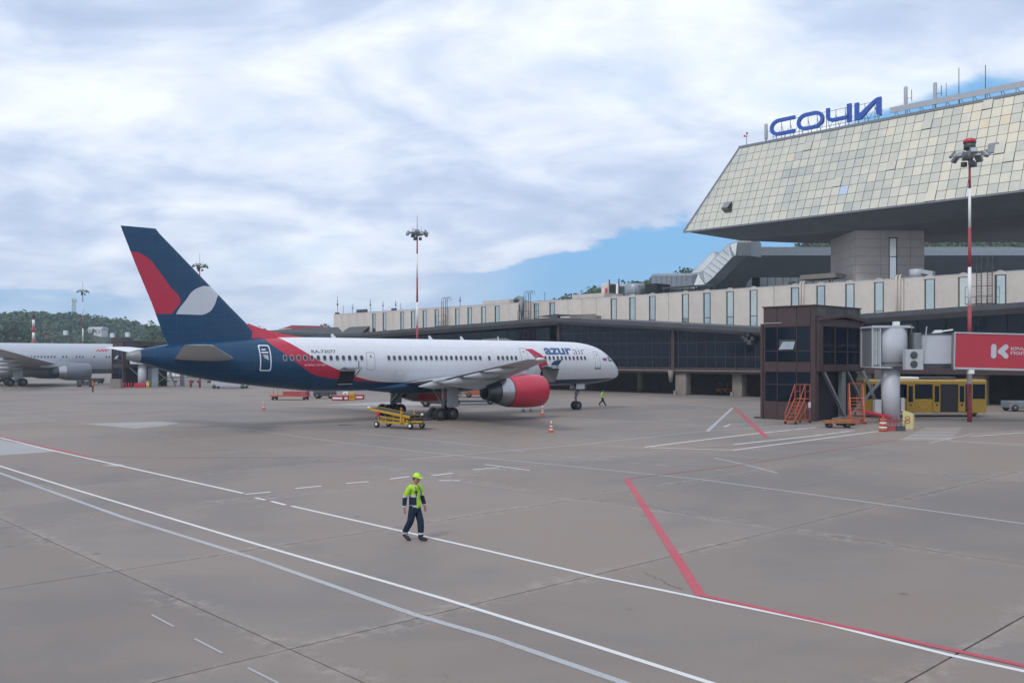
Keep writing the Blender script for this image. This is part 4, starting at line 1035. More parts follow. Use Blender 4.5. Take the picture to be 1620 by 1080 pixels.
def azur_body():
    m, nt, b, (x, y, z), ob = paint_shader('airliner_body_paint')
    bl = curve_node(nt, x, [(0, 2.95), (10, 2.9)] + BLR + [(47, 7.9)], 0, 47, 0, 8)
    rw = curve_node(nt, x, [(0, 2.95), (10, 2.9)] + RWH + [(47, 7.9)], 0, 47, 0, 8)
    c = mixc(nt, mth(nt, 'LESS_THAN', z, rw), WHITE, RED)
    c = mixc(nt, mth(nt, 'LESS_THAN', z, bl), c, NAVY)
    c = mixc(nt, GT(nt, x, 38.1), c, NAVY)
    aft = curve_node(nt, z, [(3.5, 11.4), (3.67, 11.55), (3.98, 11.99), (4.57, 12.32), (5.23, 12.88), (5.67, 13.44), (5.9, 13.7)], 3.5, 5.9, 10, 14)
    fo = curve_node(nt, z, [(3.5, 11.4), (3.67, 11.5), (4.03, 11.01), (4.57, 11.18), (5.11, 11.6), (5.59, 12.4), (5.9, 12.9)], 3.5, 5.9, 10, 14)
    c = mixc(nt, AND(nt, GT(nt, z, 3.66), GT(nt, 5.68, z), GT(nt, x, fo), GT(nt, aft, x)), c, RED)
    aft = curve_node(nt, z, [(4.2, 10.62), (4.45, 10.5), (4.6, 10.2), (4.72, 9.8)], 4.2, 4.75, 9, 11)
    fo = curve_node(nt, z, [(4.2, 9.7), (4.5, 9.45), (4.72, 9.2)], 4.2, 4.75, 9, 11)
    c = mixc(nt, AND(nt, GT(nt, z, 4.22), GT(nt, 4.73, z), GT(nt, x, fo), GT(nt, aft, x)), c, NAVY)
    nt.links.new(grime(nt, ob, c), b.inputs['Base Color']); return m
def azur_fin():
    m, nt, b, (x, y, z), ob = paint_shader('airliner_fin_paint')
    fo = curve_node(nt, z, [(7.5, 44.1), (7.82, 44.06), (8.3, 43.72), (8.7, 43.49), (9.76, 44.25), (10.77, 45.0), (11.44, 45.57), (11.8, 46.2), (12, 46.6)], 7.5, 12, 40, 48)
    c = mixc(nt, AND(nt, GT(nt, z, 7.83), GT(nt, 11.85, z), GT(nt, x, fo), mth(nt, 'LESS_THAN', mth(nt, 'SUBTRACT', x, mth(nt, 'MULTIPLY', z, 1.6)), 44.9-7.86*1.6+.3)), NAVY, RED)
    # white leaf
    aft = curve_node(nt, z, [(7.7, 43.8), (7.8, 43.79), (8.86, 43.1), (9.48, 42.62), (9.72, 42.2), (9.83, 41.9), (10, 41.5)], 7.7, 10, 40, 48)
    fo2 = curve_node(nt, z, [(7.7, 42.6), (7.84, 42.0), (8.02, 41.57), (8.46, 41.19), (9.27, 40.79), (9.83, 40.2), (10, 40.1)], 7.7, 10, 40, 48)
    c = mixc(nt, AND(nt, GT(nt, z, 7.83), GT(nt, 9.83, z), GT(nt, x, fo2), GT(nt, aft, x)), c, (.55, .57, .62))
    # red dorsal fillet
    ln = curve_node(nt, x, [(33, 6.0), (36.2, 6.42), (38.0, 6.86), (38.6, 7.4)], 33, 39, 6, 8)
    c = mixc(nt, AND(nt, GT(nt, 38.4, x), mth(nt, 'LESS_THAN', mth(nt, 'SUBTRACT', z, mth(nt, 'MULTIPLY', mth(nt, 'SUBTRACT', 37.9, x), .55)), 8.0), GT(nt, z, mth(nt, 'ADD', mth(nt, 'MULTIPLY', mth(nt, 'SUBTRACT', x, 36.6), .55), 6.15))), c, RED)
    nt.links.new(grime(nt, ob, c, .06), b.inputs['Base Color']); return m
M['azbody'] = azur_body(); M['azfin'] = azur_fin()
M['cabin_window'] = mat('cabin_window', (.035, .04, .05), .2, var=.2, rnd=.3)

def project_text(txt, prof, x_aft, x_fore, z0, z1, m, parent, name='lettering', bold=0.0, shear=0, shift=.006):
    cu = bpy.data.curves.new('t', 'FONT'); cu.body = txt; cu.offset = bold; cu.resolution_u = 3; cu.shear = shear
    o = bpy.data.objects.new('t', cu); C.objects.link(o); dg = bpy.context.evaluated_depsgraph_get(); dg.update()
    me = bpy.data.meshes.new_from_object(o.evaluated_get(dg)); bpy.data.objects.remove(o)
    bm = bmesh.new(); bm.from_mesh(me)
    xs = [v.co.x for v in bm.verts]; ys = [v.co.y for v in bm.verts]; ax, bx, ay, by = min(xs), max(xs), min(ys), max(ys)
    for v in bm.verts: v.co = Vector((x_aft + (v.co.x-ax)/(bx-ax)*(x_fore-x_aft), 0, z0 + (v.co.y-ay)/(by-ay)*(z1-z0)))
    z = z0 + .05
    while z < z1:
        bmesh.ops.bisect_plane(bm, geom=bm.verts[:]+bm.edges[:]+bm.faces[:], plane_co=(0, 0, z), plane_no=(0, 0, 1)); z += .07
    for v in bm.verts: v.co.y = side_y(prof, v.co.x, v.co.z) + shift
    bm.to_mesh(me); bm.free(); me.materials.append(m); me.name = name; return link(name, me, parent)
def patch(prof, pts, m, parent, name, shift=.004, n=6):     # polygon strip following the skin; pts in (x, z) quads
    b = MB(); (xa, za), (xb, zb), (xc, zc), (xd, zd) = pts
    g = []
    for i in range(n+1):
        v = i/n; row = []
        for j in range(n+1):
            u = j/n; x = (xa*(1-u)+xb*u)*(1-v) + (xd*(1-u)+xc*u)*v; z = (za*(1-u)+zb*u)*(1-v) + (zd*(1-u)+zc*u)*v
            row.append((x, side_y(prof, x, z)+shift, z))
        g.append(row)
    vs = [p for r in g for p in r]; b.add(vs, [(i*(n+1)+j, i*(n+1)+j+1, (i+1)*(n+1)+j+1, (i+1)*(n+1)+j) for i in range(n) for j in range(n)], True)
    return b.build(name, m, parent)
def outline(prof, x0, x1, z0, z1, w, m, parent, name, round_=.14, shift=.005):
    pts = []
    for cx, cz, a0 in ((x1-round_, z1-round_, 0), (x0+round_, z1-round_, 90), (x0+round_, z0+round_, 180), (x1-round_, z0+round_, 270)):
        for q in range(4): a = R(a0+q*30); pts.append((cx+round_*math.cos(a), cz+round_*math.sin(a)))
    dense = []
    for p, q in zip(pts, pts[1:]+pts[:1]):
        L = math.dist(p, q); k = max(1, int(L/.15))
        for i in range(k): dense.append((p[0]+(q[0]-p[0])*i/k, p[1]+(q[1]-p[1])*i/k))
    cx, cz = (x0+x1)/2, (z0+z1)/2; n = len(dense); vs = []
    for x, z in dense:
        d = Vector((x-cx, z-cz)); e = Vector((max(-1, min(1, (x-cx)/((x1-x0)/2)))*w, max(-1, min(1, (z-cz)/((z1-z0)/2)))*w))
        vs.append((x, side_y(prof, x, z)+shift, z)); vs.append((x-e.x, side_y(prof, x-e.x, z-e.y)+shift, z-e.y))
    b = MB(); b.add(vs, [(2*i, 2*((i+1) % n), 2*((i+1) % n)+1, 2*i+1) for i in range(n)]); return b.build(name, m, parent)
def cabin_windows(prof, xs, z, parent, w=.25, h=.36):
    b = MB(); ring = []
    for q in range(12):
        a = 2*math.pi*q/12; ring.append((math.copysign(abs(math.cos(a))**.6, math.cos(a))*w/2, math.copysign(abs(math.sin(a))**.6, math.sin(a))*h/2))
    b.add([(x, 0.0, zz) for x, zz in ring], [tuple(range(12))])
    inner = b.mesh('window', M['cabin_window'])
    b = MB(); b.add([(x, 0, zz) for x, zz in ring] + [(x*1.28, -.003, zz*1.22) for x, zz in ring], [(i, (i+1) % 12, 12+(i+1) % 12, 12+i) for i in range(12)]); rim = b.mesh('window_rim', M['grey'])
    for x in xs:
        y = side_y(prof, x, z); y2 = side_y(prof, x, z+.2); ang = math.atan2(y-y2, .2)
        o = link('window', inner, parent, (x, y+.014, z), (ang, 0, 0)); link('window_rim', rim, o)

def engine(parent, x, y, z, r, L, cowl, name='engine', side=1):
    Mx = Matrix.Translation((x, y, z))
    b = MB(); b.lathe([(1.0, r*.62), (.5, r*.80), (.12, r*.86), (0, r*.90), (-.0, r*.93), (.06, r*.965), (.25, r*.99), (.9, r*1.03), (1.8, r*1.03), (2.6, r*1.0), (L*.62, r*.94)], Mx, 36)
    e = b.build(name, cowl, parent)
    b = MB(); b.lathe([(L*.62, r*.91), (L*.70, r*.85), (L*.80, r*.70)], Mx, 36); b.build('exhaust_sleeve', M['steel'], e)
    b = MB(); b.lathe([(L*.78, r*.67), (L*.86, r*.60), (L*.94, r*.50), (L*1.0, r*.42), (L*.97, r*.36), (L*.9, .3)], Mx, 30); b.build('exhaust_cone', M['dsteel'], e)
    b = MB(); b.lathe([(.55, .02), (.75, .25), (1.0, .36)], Mx, 20); b.build('spinner', M['dgrey'], e)
    b = MB(); 
    for k in range(22):
        a = 2*math.pi*k/22; c_, s_ = math.cos(a), math.sin(a)
        b.add([Mx @ Vector((.95, c_*.3, s_*.3)), Mx @ Vector((1.1, c_*.3-s_*.1, s_*.3+c_*.1)), Mx @ Vector((1.15, c_*r*.8-s_*.2, s_*r*.8+c_*.2)), Mx @ Vector((.95, c_*r*.8, s_*r*.8))], [(0, 1, 2, 3)])
    b.lathe([(1.3, .05), (1.3, r*.82)], Mx, 24); b.build('fan', M['dgrey'], e); return e

def airliner_757():
    NS = Vector((10.335, 90.7, 0))
    t = thing('airliner', 'white airliner with navy tail, red swoosh, red engines and azurair lettering', 'airplane', NS, math.pi+AH)
    keys = [(0, 3.42, 3.22, .05, 3.35), (.25, 3.95, 2.98, .5, 3.42), (1.1, 4.72, 2.72, 1.02, 3.6), (2.1, 5.42, 2.58, 1.38, 3.8), (3.4, 5.97, 2.45, 1.66, 4.05), (5.2, 6.30, 2.38, 1.82, 4.2), (7.5, 6.4, 2.36, 1.88, 4.4),
            (14, 6.42, 2.34, 1.88, 4.45), (33, 6.42, 2.36, 1.88, 4.45), (35.5, 6.40, 2.58, 1.85, 4.5), (38, 6.33, 2.86, 1.72, 4.6), (41, 6.15, 3.26, 1.38, 4.75), (43.8, 5.85, 3.82, .92, 4.88), (45.6, 5.55, 4.38, .52, 4.97), (46.95, 5.22, 4.80, .2, 5.02)]
    pr = smooth_prof(keys)
    body = fuselage('fuselage', pr, M['azbody'], t)
    b = MB(); b.lathe([(46.2, .47), (46.95, .24), (47.0, .05)], Matrix.Translation((0, 0, 5.0)) @ Matrix.Scale(1, 4), 16); o = b.build('tail_exhaust', M['mgrey'], t); 
    for v in o.data.vertices: v.co.z = 4.98 + (v.co.z-5.0)*1.0
    # belly fairing
    ks = [(15.5, 2.6, 2.34, .6, 2.45), (17.5, 3.1, 2.1, 1.75, 2.7), (21, 3.3, 1.95, 1.98, 2.8), (25, 3.2, 1.98, 1.95, 2.75), (27.5, 2.9, 2.2, 1.5, 2.6), (29, 2.6, 2.36, .6, 2.5)]
    rings = [[Vector((x, ry*math.sin(2*math.pi*k/28), zc+((zt-zc) if math.cos(2*math.pi*k/28) > 0 else (zc-zb))*math.cos(2*math.pi*k/28))) for k in range(28)] for x, zt, zb, ry, zc in ks]
    b = MB(); b.loft(rings, True, True); b.build('belly_fairing', M['navy'], t)
    # cockpit windows
    b = MB(); 
    def cw_(pts): 
        vs = [(x, side_y(pr, x, z)+.012, z) for x, z in pts]; b.add(vs, [tuple(range(len(vs)))]); b.add([(x, -y, z) for x, y, z in vs], [tuple(range(len(vs)))[::-1]])
    cw_([(2.28, 5.02), (1.72, 4.60), (1.98, 4.55), (2.62, 4.60), (2.60, 4.98)]); cw_([(1.66, 4.58), (1.28, 4.62), (1.72, 5.02), (2.2, 5.05)]); b.build('cockpit_window', M['dglass'], t)
    b = MB(); vs = [(1.28, .02, 4.86), (1.7, .02, 5.18), (2.15, .55, 5.27), (1.6, .62, 4.86)]; vs = [(x, y, fuse_pt(pr, x)[0]*0 + z+.02) for x, y, z in vs]; b.add(vs, [(0, 1, 2, 3)]); b.build('cockpit_window', M['dglass'], t)
    xs = [36.6-.525*i for i in range(13)] + [27.86-.505*i for i in range(19)] + [17.79] + [16.78-.5*i for i in range(5)] + [11.29-.505*i for i in range(11)] + [12.3]
    cabin_windows(pr, xs, 4.88, t)
    # doors
    outline(pr, 37.62, 38.45, 3.95, 5.8, .075, M['letter'], t, 'door_frame', shift=.008)
    o = patch(pr, [(38.25, 5.1), (37.85, 5.1), (37.8, 4.72), (38.1, 4.85)], M['grey'], t, 'door_handle', .012)
    patch(pr, [(38.25, 5.5), (37.95, 5.5), (37.95, 5.42), (38.25, 5.42)], M['letter'], t, 'door_sign', .012); patch(pr, [(38.3, 5.3), (37.8, 5.3), (37.8, 5.22), (38.3, 5.22)], M['letter'], t, 'door_sign', .012)
    for x0, x1, z0, z1 in ((29.12, 29.88, 3.95, 5.32), (13.35, 14.15, 3.9, 5.75), (4.1, 4.85, 3.92, 5.5)):
        outline(pr, x0, x1, z0, z1, .03, M['mgrey'], t, 'door_seam')
        patch(pr, [(x0+.42, z1-.25), (x0+.3, z1-.25), (x0+.3, z1-.4), (x0+.42, z1-.4)], M['dgrey'], t, 'door_window', .01)
    for x0, x1 in ((13.3, 14.2), (4.05, 4.95)):
        patch(pr, [(x0, 3.98), (x1, 3.98), (x1, 3.83), (x0, 3.83)], M['mgrey'], t, 'door_sill', .03)
    # flag
    for k, mt in enumerate(('letter', 'signblue', 'red')): patch(pr, [(3.62, 5.02-k*.13), (2.9, 5.02-k*.13), (2.9, 4.89-k*.13), (3.62, 4.89-k*.13)], M[mt], t, 'flag_stripe', .008, 3)
    # lettering
    M['azblue'] = mat('lettering_blue', (.03, .10, .26), .4, var=.02); M['ink'] = mat('lettering_black', (.03, .03, .035), .5, var=.02)
    project_text('azur', pr, 11.2, 7.75, 5.17, 5.80, M['azblue'], t, bold=.036)
    project_text('air', pr, 7.62, 6.0, 5.19, 5.86, M['azblue'], t, bold=-.012)
    project_text('RA-73077', pr, 34.45, 32.45, 5.22, 5.47, M['ink'], t, bold=.01)
    project_text('BOEING 757-200', pr, 35.1, 33.4, 4.3, 4.42, M['letter'], t, shear=.3)
    # panel seams along the lower body
    for x0, x1, z0, z1 in ((26.4, 27.2, 3.1, 3.9), (24.4, 26.2, 3.3, 4.0)): outline(pr, x0, x1, z0, z1, .015, M['grey'], t, 'panel_seam', .05)
    # cargo doors, open upwards on the starboard side
    for x0, x1 in ((30.85, 32.15), (10.55, 11.75)):
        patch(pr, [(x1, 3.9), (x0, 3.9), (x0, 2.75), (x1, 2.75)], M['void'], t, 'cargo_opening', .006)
        b = MB(); rr = []
        for q in range(6):
            u = q/5; rr.append(((side_y(pr, x0, 3.9)+.02+u*1.05), 3.98+.16*math.sin(u*2.6)))
        vs = [(x1, y, z) for y, z in rr] + [(x0, y, z) for y, z in rr] + [(x1, y, z+.09) for y, z in rr] + [(x0, y, z+.09) for y, z in rr]
        fs = [(i, i+1, 7+i, 6+i) for i in range(5)] + [(12+i, 18+i, 19+i, 13+i) for i in range(5)] + [(i, 12+i, 13+i, i+1) for i in range(5)] + [(6+i, 7+i, 19+i, 18+i) for i in range(5)] + [(5, 17, 23, 11), (0, 6, 18, 12)]
        b.add(vs, fs); b.build('cargo_door', M['galv'], t)
        b = MB(); b.bar((x0+.1, side_y(pr, x0, 3.8), 3.4), (x0+.12, 2.75, 4.02), .05); b.bar((x0+.35, 2.9, 4.1), (x0+.35, 2.9, 4.65), .05); b.build('door_strut', M['dgrey'], t)
        b = MB(); b.box((x0+.05, side_y(pr, x0, 3.0)-.35, 2.86), (x1-.05, side_y(pr, x0, 3.0)+.12, 2.95)); b.build('sill_plate', M['mgrey'], t)
    # canvas skirt hanging beside the forward opening, dark cargo net aft
    b = MB(); b.add([(11.7, 1.95, 4.0), (10.3, 2.6, 3.95), (10.55, 2.35, 2.75), (11.6, 1.9, 2.7)], [(0, 1, 2, 3)]); b.add([(11.7, 1.9, 4.0), (10.3, 2.55, 3.95), (10.55, 2.3, 2.75), (11.6, 1.85, 2.7)], [(3, 2, 1, 0)]); M['tan'] = mat('grey_canvas', (.12, .11, .11), .8); b.build('cargo_curtain', M['tan'], t)
    # fin with dorsal fillet
    secs = [(5.55, 37.2, 44.1, 0, .62), (6.3, 37.6, 44.55, 0, .6), (8.5, 39.95, 45.35, 0, .5), (11, 42.55, 46.4, 0, .36), (13.2, 44.85, 47.26, 0, .22), (13.5, 45.1, 47.36, 0, .1)]
    f = wing('fin', M['azfin'], t, secs, vertical=True)
    b = MB(); b.loft([[Vector((34.2, s*.03, 6.38)) for s in (-1, 1)] + [Vector((34.2, 0, 6.42))], [Vector((36, s*.16, 6.3)) for s in (-1, 1)] + [Vector((36, 0, 6.66))], [Vector((37.6, s*.27, 6.2)) for s in (-1, 1)] + [Vector((37.6, 0, 7.02))], [Vector((38.6, s*.27, 6.2)) for s in (-1, 1)] + [Vector((38.6, 0, 7.35))]], True, False); b.build('dorsal_fillet', M['red'], t)
    for s in (1, -1):
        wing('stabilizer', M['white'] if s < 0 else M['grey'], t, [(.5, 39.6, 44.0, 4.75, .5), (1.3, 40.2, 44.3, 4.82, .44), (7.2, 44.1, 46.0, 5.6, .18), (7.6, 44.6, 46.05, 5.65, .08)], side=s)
        w = wing('wing', M['grey'], t, [(1.2, 16.6, 26.2, 2.85, 1.15), (3.0, 17.9, 26.0, 3.02, 1.0), (7.0, 20.2, 26.0, 3.38, .62), (12, 23.0, 27.2, 3.95, .42), (18.3, 26.5, 28.7, 4.68, .2), (19.0, 27.1, 28.75, 4.78, .08)], side=s)
        for y, x0, x1, z, r in ((5.0, 23.5, 27.3, 2.92, .34), (8.7, 23.8, 27.8, 3.3, .28), (12.2, 25.2, 28.6, 3.75, .22), (15.3, 26.4, 29.3, 4.12, .17)):
            b = MB(); b.lathe([(0, .02), (.4, r*.7), (1.2, r), (x1-x0-1.3, r*.9), (x1-x0, .03)], Matrix.Translation((x0, y*s, z)) @ Matrix.Rotation(R(3), 4, 'Y'), 14); b.build('flap_fairing', M['grey'], w)
        b = MB(); b.tube([(27.4, 19.0*s, 4.8), (28.0, 19.05*s, 4.8)], .08, 8); b.build('wingtip_light', M['letter'], w)
        e = engine(t, 16.25, 6.5*s, 2.22, 1.3, 5.9, M['red'])
        b = MB(); prs = [[Vector((x, 6.5*s+d, z)) for d, z in ((-.2, z0), (.2, z0), (.3, z1), (-.3, z1))] for x, z0, z1 in ((17.2, 3.35, 3.5), (19.0, 3.15, 3.82), (20.8, 2.75, 3.85), (23.0, 2.40, 3.6), (25.2, 2.7, 3.45), (26.9, 3.05, 3.25))]
        b.loft(prs, True, False); o = b.build('pylon', M['grey'], t); bevel(o, .06)
        # main gear
        g = MB(); g.tube([(24.0, 3.66*s, .55), (23.95, 3.62*s, 2.0), (23.8, 3.5*s, 3.1)], [.13, .15, .2], 12); g.bar((24, 3.66*s, 1.2), (23.9, 2.0*s, 2.6), .12); g.bar((24, 3.6*s, 1.0), (22.4, 3.4*s, 2.7), .1); g.bar((23.35, 3.66*s, .52), (24.65, 3.66*s, .52), .18); gg = g.build('main_gear_leg', M['mgrey'], t)
        b = MB(); b.box((22.75, 4.02*s-.03, 1.0), (23.85, 4.02*s+.03, 2.95)); o = b.build('gear_door', M['grey'], t)
        for dx in (-.62, .62):
            for dy in (-.43, .43): tyre_wheel(gg, 24+dx, 3.66*s+dy, .5, .5, .36)
    g = MB(); g.tube([(5.6, 0, .4), (5.65, 0, 1.4), (5.8, 0, 2.5)], [.08, .1, .14], 10); g.bar((5.62, 0, 1.1), (4.7, 0, 2.5), .08); g.bar((5.62, .05, .9), (5.95, .05, 1.2), .06); g.bar((5.62, -.25, 1.5), (5.62, .25, 1.5), .1); g.box((5.4, -.3, 1.62), (5.55, .3, 1.8)); g.tube([(5.6, -.33, .4), (5.6, .33, .4)], .07, 8); gg = g.build('nose_gear_leg', M['mgrey'], t)
    for dy in (-.26, .26): tyre_wheel(gg, 5.6, dy, .4, .4, .25)
    for s in (-1, 1): b = MB(); b.box((4.9, .42*s-.02, 1.95), (6.0, .42*s+.02, 2.5)); b.build('nose_gear_door', M['white'], t)
    # small fittings
    b = MB()
    for x in (19, 22.3, 31.4): b.add([(x, -.02, 6.38), (x+.45, -.02, 6.38), (x+.5, 0, 6.72), (x+.32, 0, 6.72), (x, .02, 6.38), (x+.45, .02, 6.38)], [(0, 1, 2, 3), (4, 3, 2, 5)])
    b.build('blade_antenna', M['white'], t)
    return t
airliner_757()

def airliner_far():
    u = Vector((.757, .653, 0)); lat = Vector((.653, -.757, 0))
    nose = Vector((-68.2, 182.9, 0))
    t = thing('airliner', 'white widebody airliner with grey belly and red NW letters cut off at the left edge', 'airplane', nose, math.pi+AH)
    m, nt, b, (x, y, z), ob = paint_shader('widebody_paint')
    c = mixc(nt, mth(nt, 'LESS_THAN', z, 2.9), (.46, .49, .54), (.20, .23, .26)); nt.links.new(grime(nt, ob, c), b.inputs['Base Color'])
    keys = [(0, 3.9, 3.6, .05, 3.75), (.4, 4.7, 3.1, .9, 3.85), (2, 6.0, 2.5, 1.7, 4.1), (4, 6.9, 2.2, 2.35, 4.4), (7, 7.5, 2.0, 2.75, 4.7), (10, 7.62, 1.98, 2.82, 4.8), (42, 7.62, 1.98, 2.82, 4.8), (48, 7.5, 3.0, 2.4, 5.2), (54, 7.1, 4.7, 1.2, 5.9), (58, 6.6, 6.0, .3, 6.3)]
    pr = smooth_prof(keys, 90); fuselage('fuselage', pr, m, t)
    cabin_windows(pr, [12+.53*i for i in range(3)] + [15.2] + [17.2+.53*i for i in range(3)] + [20.0, 20.6] + [22+.55*i for i in range(22)] + [36+.55*i for i in range(16)], 5.15, t, .26, .36)
    project_text('NW', pr, 14.9, 12.2, 6.1, 6.55, M['red'], t, 'emblem', bold=.06, shear=.5)
    b = MB(); ks = [(19, 3.0, 1.9, .8, 2.4), (22, 3.6, 1.5, 2.9, 2.6), (30, 3.6, 1.4, 3.0, 2.6), (34, 3.0, 1.9, 1.2, 2.5)]
    b.loft([[Vector((x, ry*math.sin(2*math.pi*k/24), zc+((zt-zc) if math.cos(2*math.pi*k/24) > 0 else (zc-zb))*math.cos(2*math.pi*k/24))) for k in range(24)] for x, zt, zb, ry, zc in ks], True, True); b.build('belly_fairing', M['grey'], t)
    for s in (1, -1):
        w = wing('wing', M['grey'], t, [(2.0, 18.5, 30.0, 3.0, 1.6), (9.5, 23.8, 31.0, 4.0, .9), (20, 30.2, 34.2, 5.1, .5), (29.2, 36.0, 38.2, 6.2, .2)], side=s)
        b = MB(); b.loft([[Vector((36.2, s*29.2, 6.2)), Vector((38.2, s*29.2, 6.2)), Vector((37.2, s*29.3, 6.2))], [Vector((38.2, s*29.9, 7.9)), Vector((39.0, s*29.9, 7.9)), Vector((38.6, s*30.0, 7.9))]], True, False); b.build('winglet', M['red'], w)
        for y, x0, L, z, r in ((7, 28, 5.2, 3.2, .45), (13, 29.5, 4.8, 3.9, .4), (18.5, 31.5, 4.3, 4.5, .35)):
            b = MB(); b.lathe([(0, .02), (.5, r*.7), (1.5, r), (L-1.6, r*.9), (L, .03)], Matrix.Translation((x0, y*s, z)), 12); b.build('flap_fairing', M['grey'], w)
        engine(t, 17.9, 9.37*s, 2.45, 1.5, 6.6, M['galv2'])
        b = MB(); b.loft([[Vector((x, 9.37*s+d, z)) for d, z in ((-.25, z0), (.25, z0), (.2, z1), (-.2, z1))] for x, z0, z1 in ((19.3, 3.7, 3.95), (22, 3.5, 4.3), (26, 3.2, 4.1))], True, False); b.build('pylon', M['grey'], t)
        g = MB(); g.tube([(28.9, 5.34*s, .7), (28.8, 5.0*s, 3.4)], .26, 12); g.bar((27.8, 5.34*s, .7), (30.0, 5.34*s, .7), .28); gg = g.build('main_gear_leg', M['grey'], t)
        b = MB(); b.box((27.9, 5.7*s-.04, 1.3), (29.4, 5.7*s+.04, 3.2)); b.build('gear_door', M['grey'], t)
        for dx in (-1, 1):
            for dy in (-.7, .7): tyre_wheel(gg, 28.9+dx, 5.34*s+dy, .7, .7, .5)
        wing('stabilizer', M['grey'], t, [(.6, 50, 55, 6.4, .5), (9.5, 55.5, 57.6, 7.4, .2)], side=s)
    wing('fin', M['red'], t, [(6.8, 46.5, 55, 0, .8), (17, 54.5, 58.6, 0, .3)], vertical=True)
    g = MB(); g.tube([(6.7, 0, .5), (6.7, 0, 2.6)], .15, 10); gg = g.build('nose_gear_leg', M['mgrey'], t)
    for dy in (-.3, .3): tyre_wheel(gg, 6.7, dy, .52, .52, .3)
M['galv2'] = mat('slate_grey_cowl', (.16, .18, .21), .35, var=.08, coat=.2)
airliner_far()

# ------------------------------------------------------------------ floodlight masts
def mast(px, py_top, lab, D=None, beacon=False, hgt=21.2, cols=None):
    D = D or (hgt-H)*F/(YH-py_top); X = (px-810)/F*D
    t = thing('floodlight_mast', lab, 'light mast', (X, D, 0), R(20), 'floodlight masts along the stands')
    cols = cols or [(0, 2.6, 'dred'), (2.6, 4.1, 'letter'), (4.1, 10.0, 'pink'), (10.0, 13.7, 'letter'), (13.7, 19.6, 'pink')]
    for a, c, m in cols:
        b = MB(); b.tube([(0, 0, a), (0, 0, c)], [.18-.005*a, .18-.005*c], 14); b.build('pole_band', M[m], t)
    zt = cols[-1][1]
    b = MB(); b.tube([(0, 0, zt-.1), (0, 0, zt+.7)], .26, 12)
    n = 16; ring = [(.95*math.cos(2*math.pi*k/n), .95*math.sin(2*math.pi*k/n), zt+.3) for k in range(n+1)]; b.tube(ring, .06, 6)
    for k in range(6): a = k*math.pi/3; b.bar((0, 0, zt+.3), (.95*math.cos(a), .95*math.sin(a), zt+.3), .07)
    b.build('head_frame', M['mgrey'], t)
    for k in range(8):
        a = k*math.pi/4+.2; rr = 1.2; Mx = Matrix.Translation((rr*math.cos(a), rr*math.sin(a), zt+.22+(.12 if k % 2 else -.1))) @ Matrix.Rotation(a, 4, 'Z') @ Matrix.Rotation(R(-38), 4, 'Y')
        b = MB(); b.box((-.1, -.24, -.26), (.1, .24, .26), Mx); o = b.build('floodlight', M['mgrey'], t)
        b = MB(); b.box((.101, -.2, -.22), (.115, .2, .22), Mx); b.build('lens', M['steel'], o)
    for k in range(3):
        a = k*2.1; b = MB(); b.box((math.cos(a)*.4-.16, math.sin(a)*.4-.16, zt-.6), (math.cos(a)*.4+.16, math.sin(a)*.4+.16, zt-.25)); b.build('control_box', M['dgrey'], t)
    if beacon:
        b = MB(); b.tube([(0, 0, zt+.7), (0, 0, zt+1.15)], .42, 16); b.build('beacon_base', M['dgrey'], t)
        b = MB(); b.tube([(0, 0, zt+1.15), (0, 0, zt+1.4), (0, 0, zt+1.5)], [.46, .46, .3], 16); b.build('beacon', M['red'], t)
    else:
        b = MB(); b.tube([(0, 0, zt+.7), (0, 0, zt+2.4)], .035, 6); b.tube([(.5, 0, zt+.3), (.5, 0, zt+1.1)], .03, 5); b.tube([(-.5, .1, zt+.3), (-.5, .1, zt+1.0)], .03, 5); b.build('lightning_rod', M['mgrey'], t)
    return t
BANDS = [(0, 2.9, 'dred'), (2.9, 5.9, 'letter'), (5.9, 8.9, 'pink'), (8.9, 11.8, 'letter'), (11.8, 14.8, 'pink'), (14.8, 17.8, 'letter'), (17.8, 20.1, 'pink')]
mast(1534, 0, 'tall red and white mast with a red beacon beside the red advertising panel', D=70.0, beacon=True, cols=BANDS)
mast(660, 0, 'red and white floodlight mast rising behind the middle of the airliner', D=113.6, cols=BANDS)
mast(316, 0, 'floodlight mast whose head just shows behind the navy tail fin', D=154, cols=BANDS)
mast(131, 0, 'slim floodlight mast in front of the wooded hill beyond the widebody airliner', D=212, cols=BANDS)
mast(391, 0, 'farthest floodlight mast, its head barely above the back edge of the navy fin root', D=430, hgt=21)

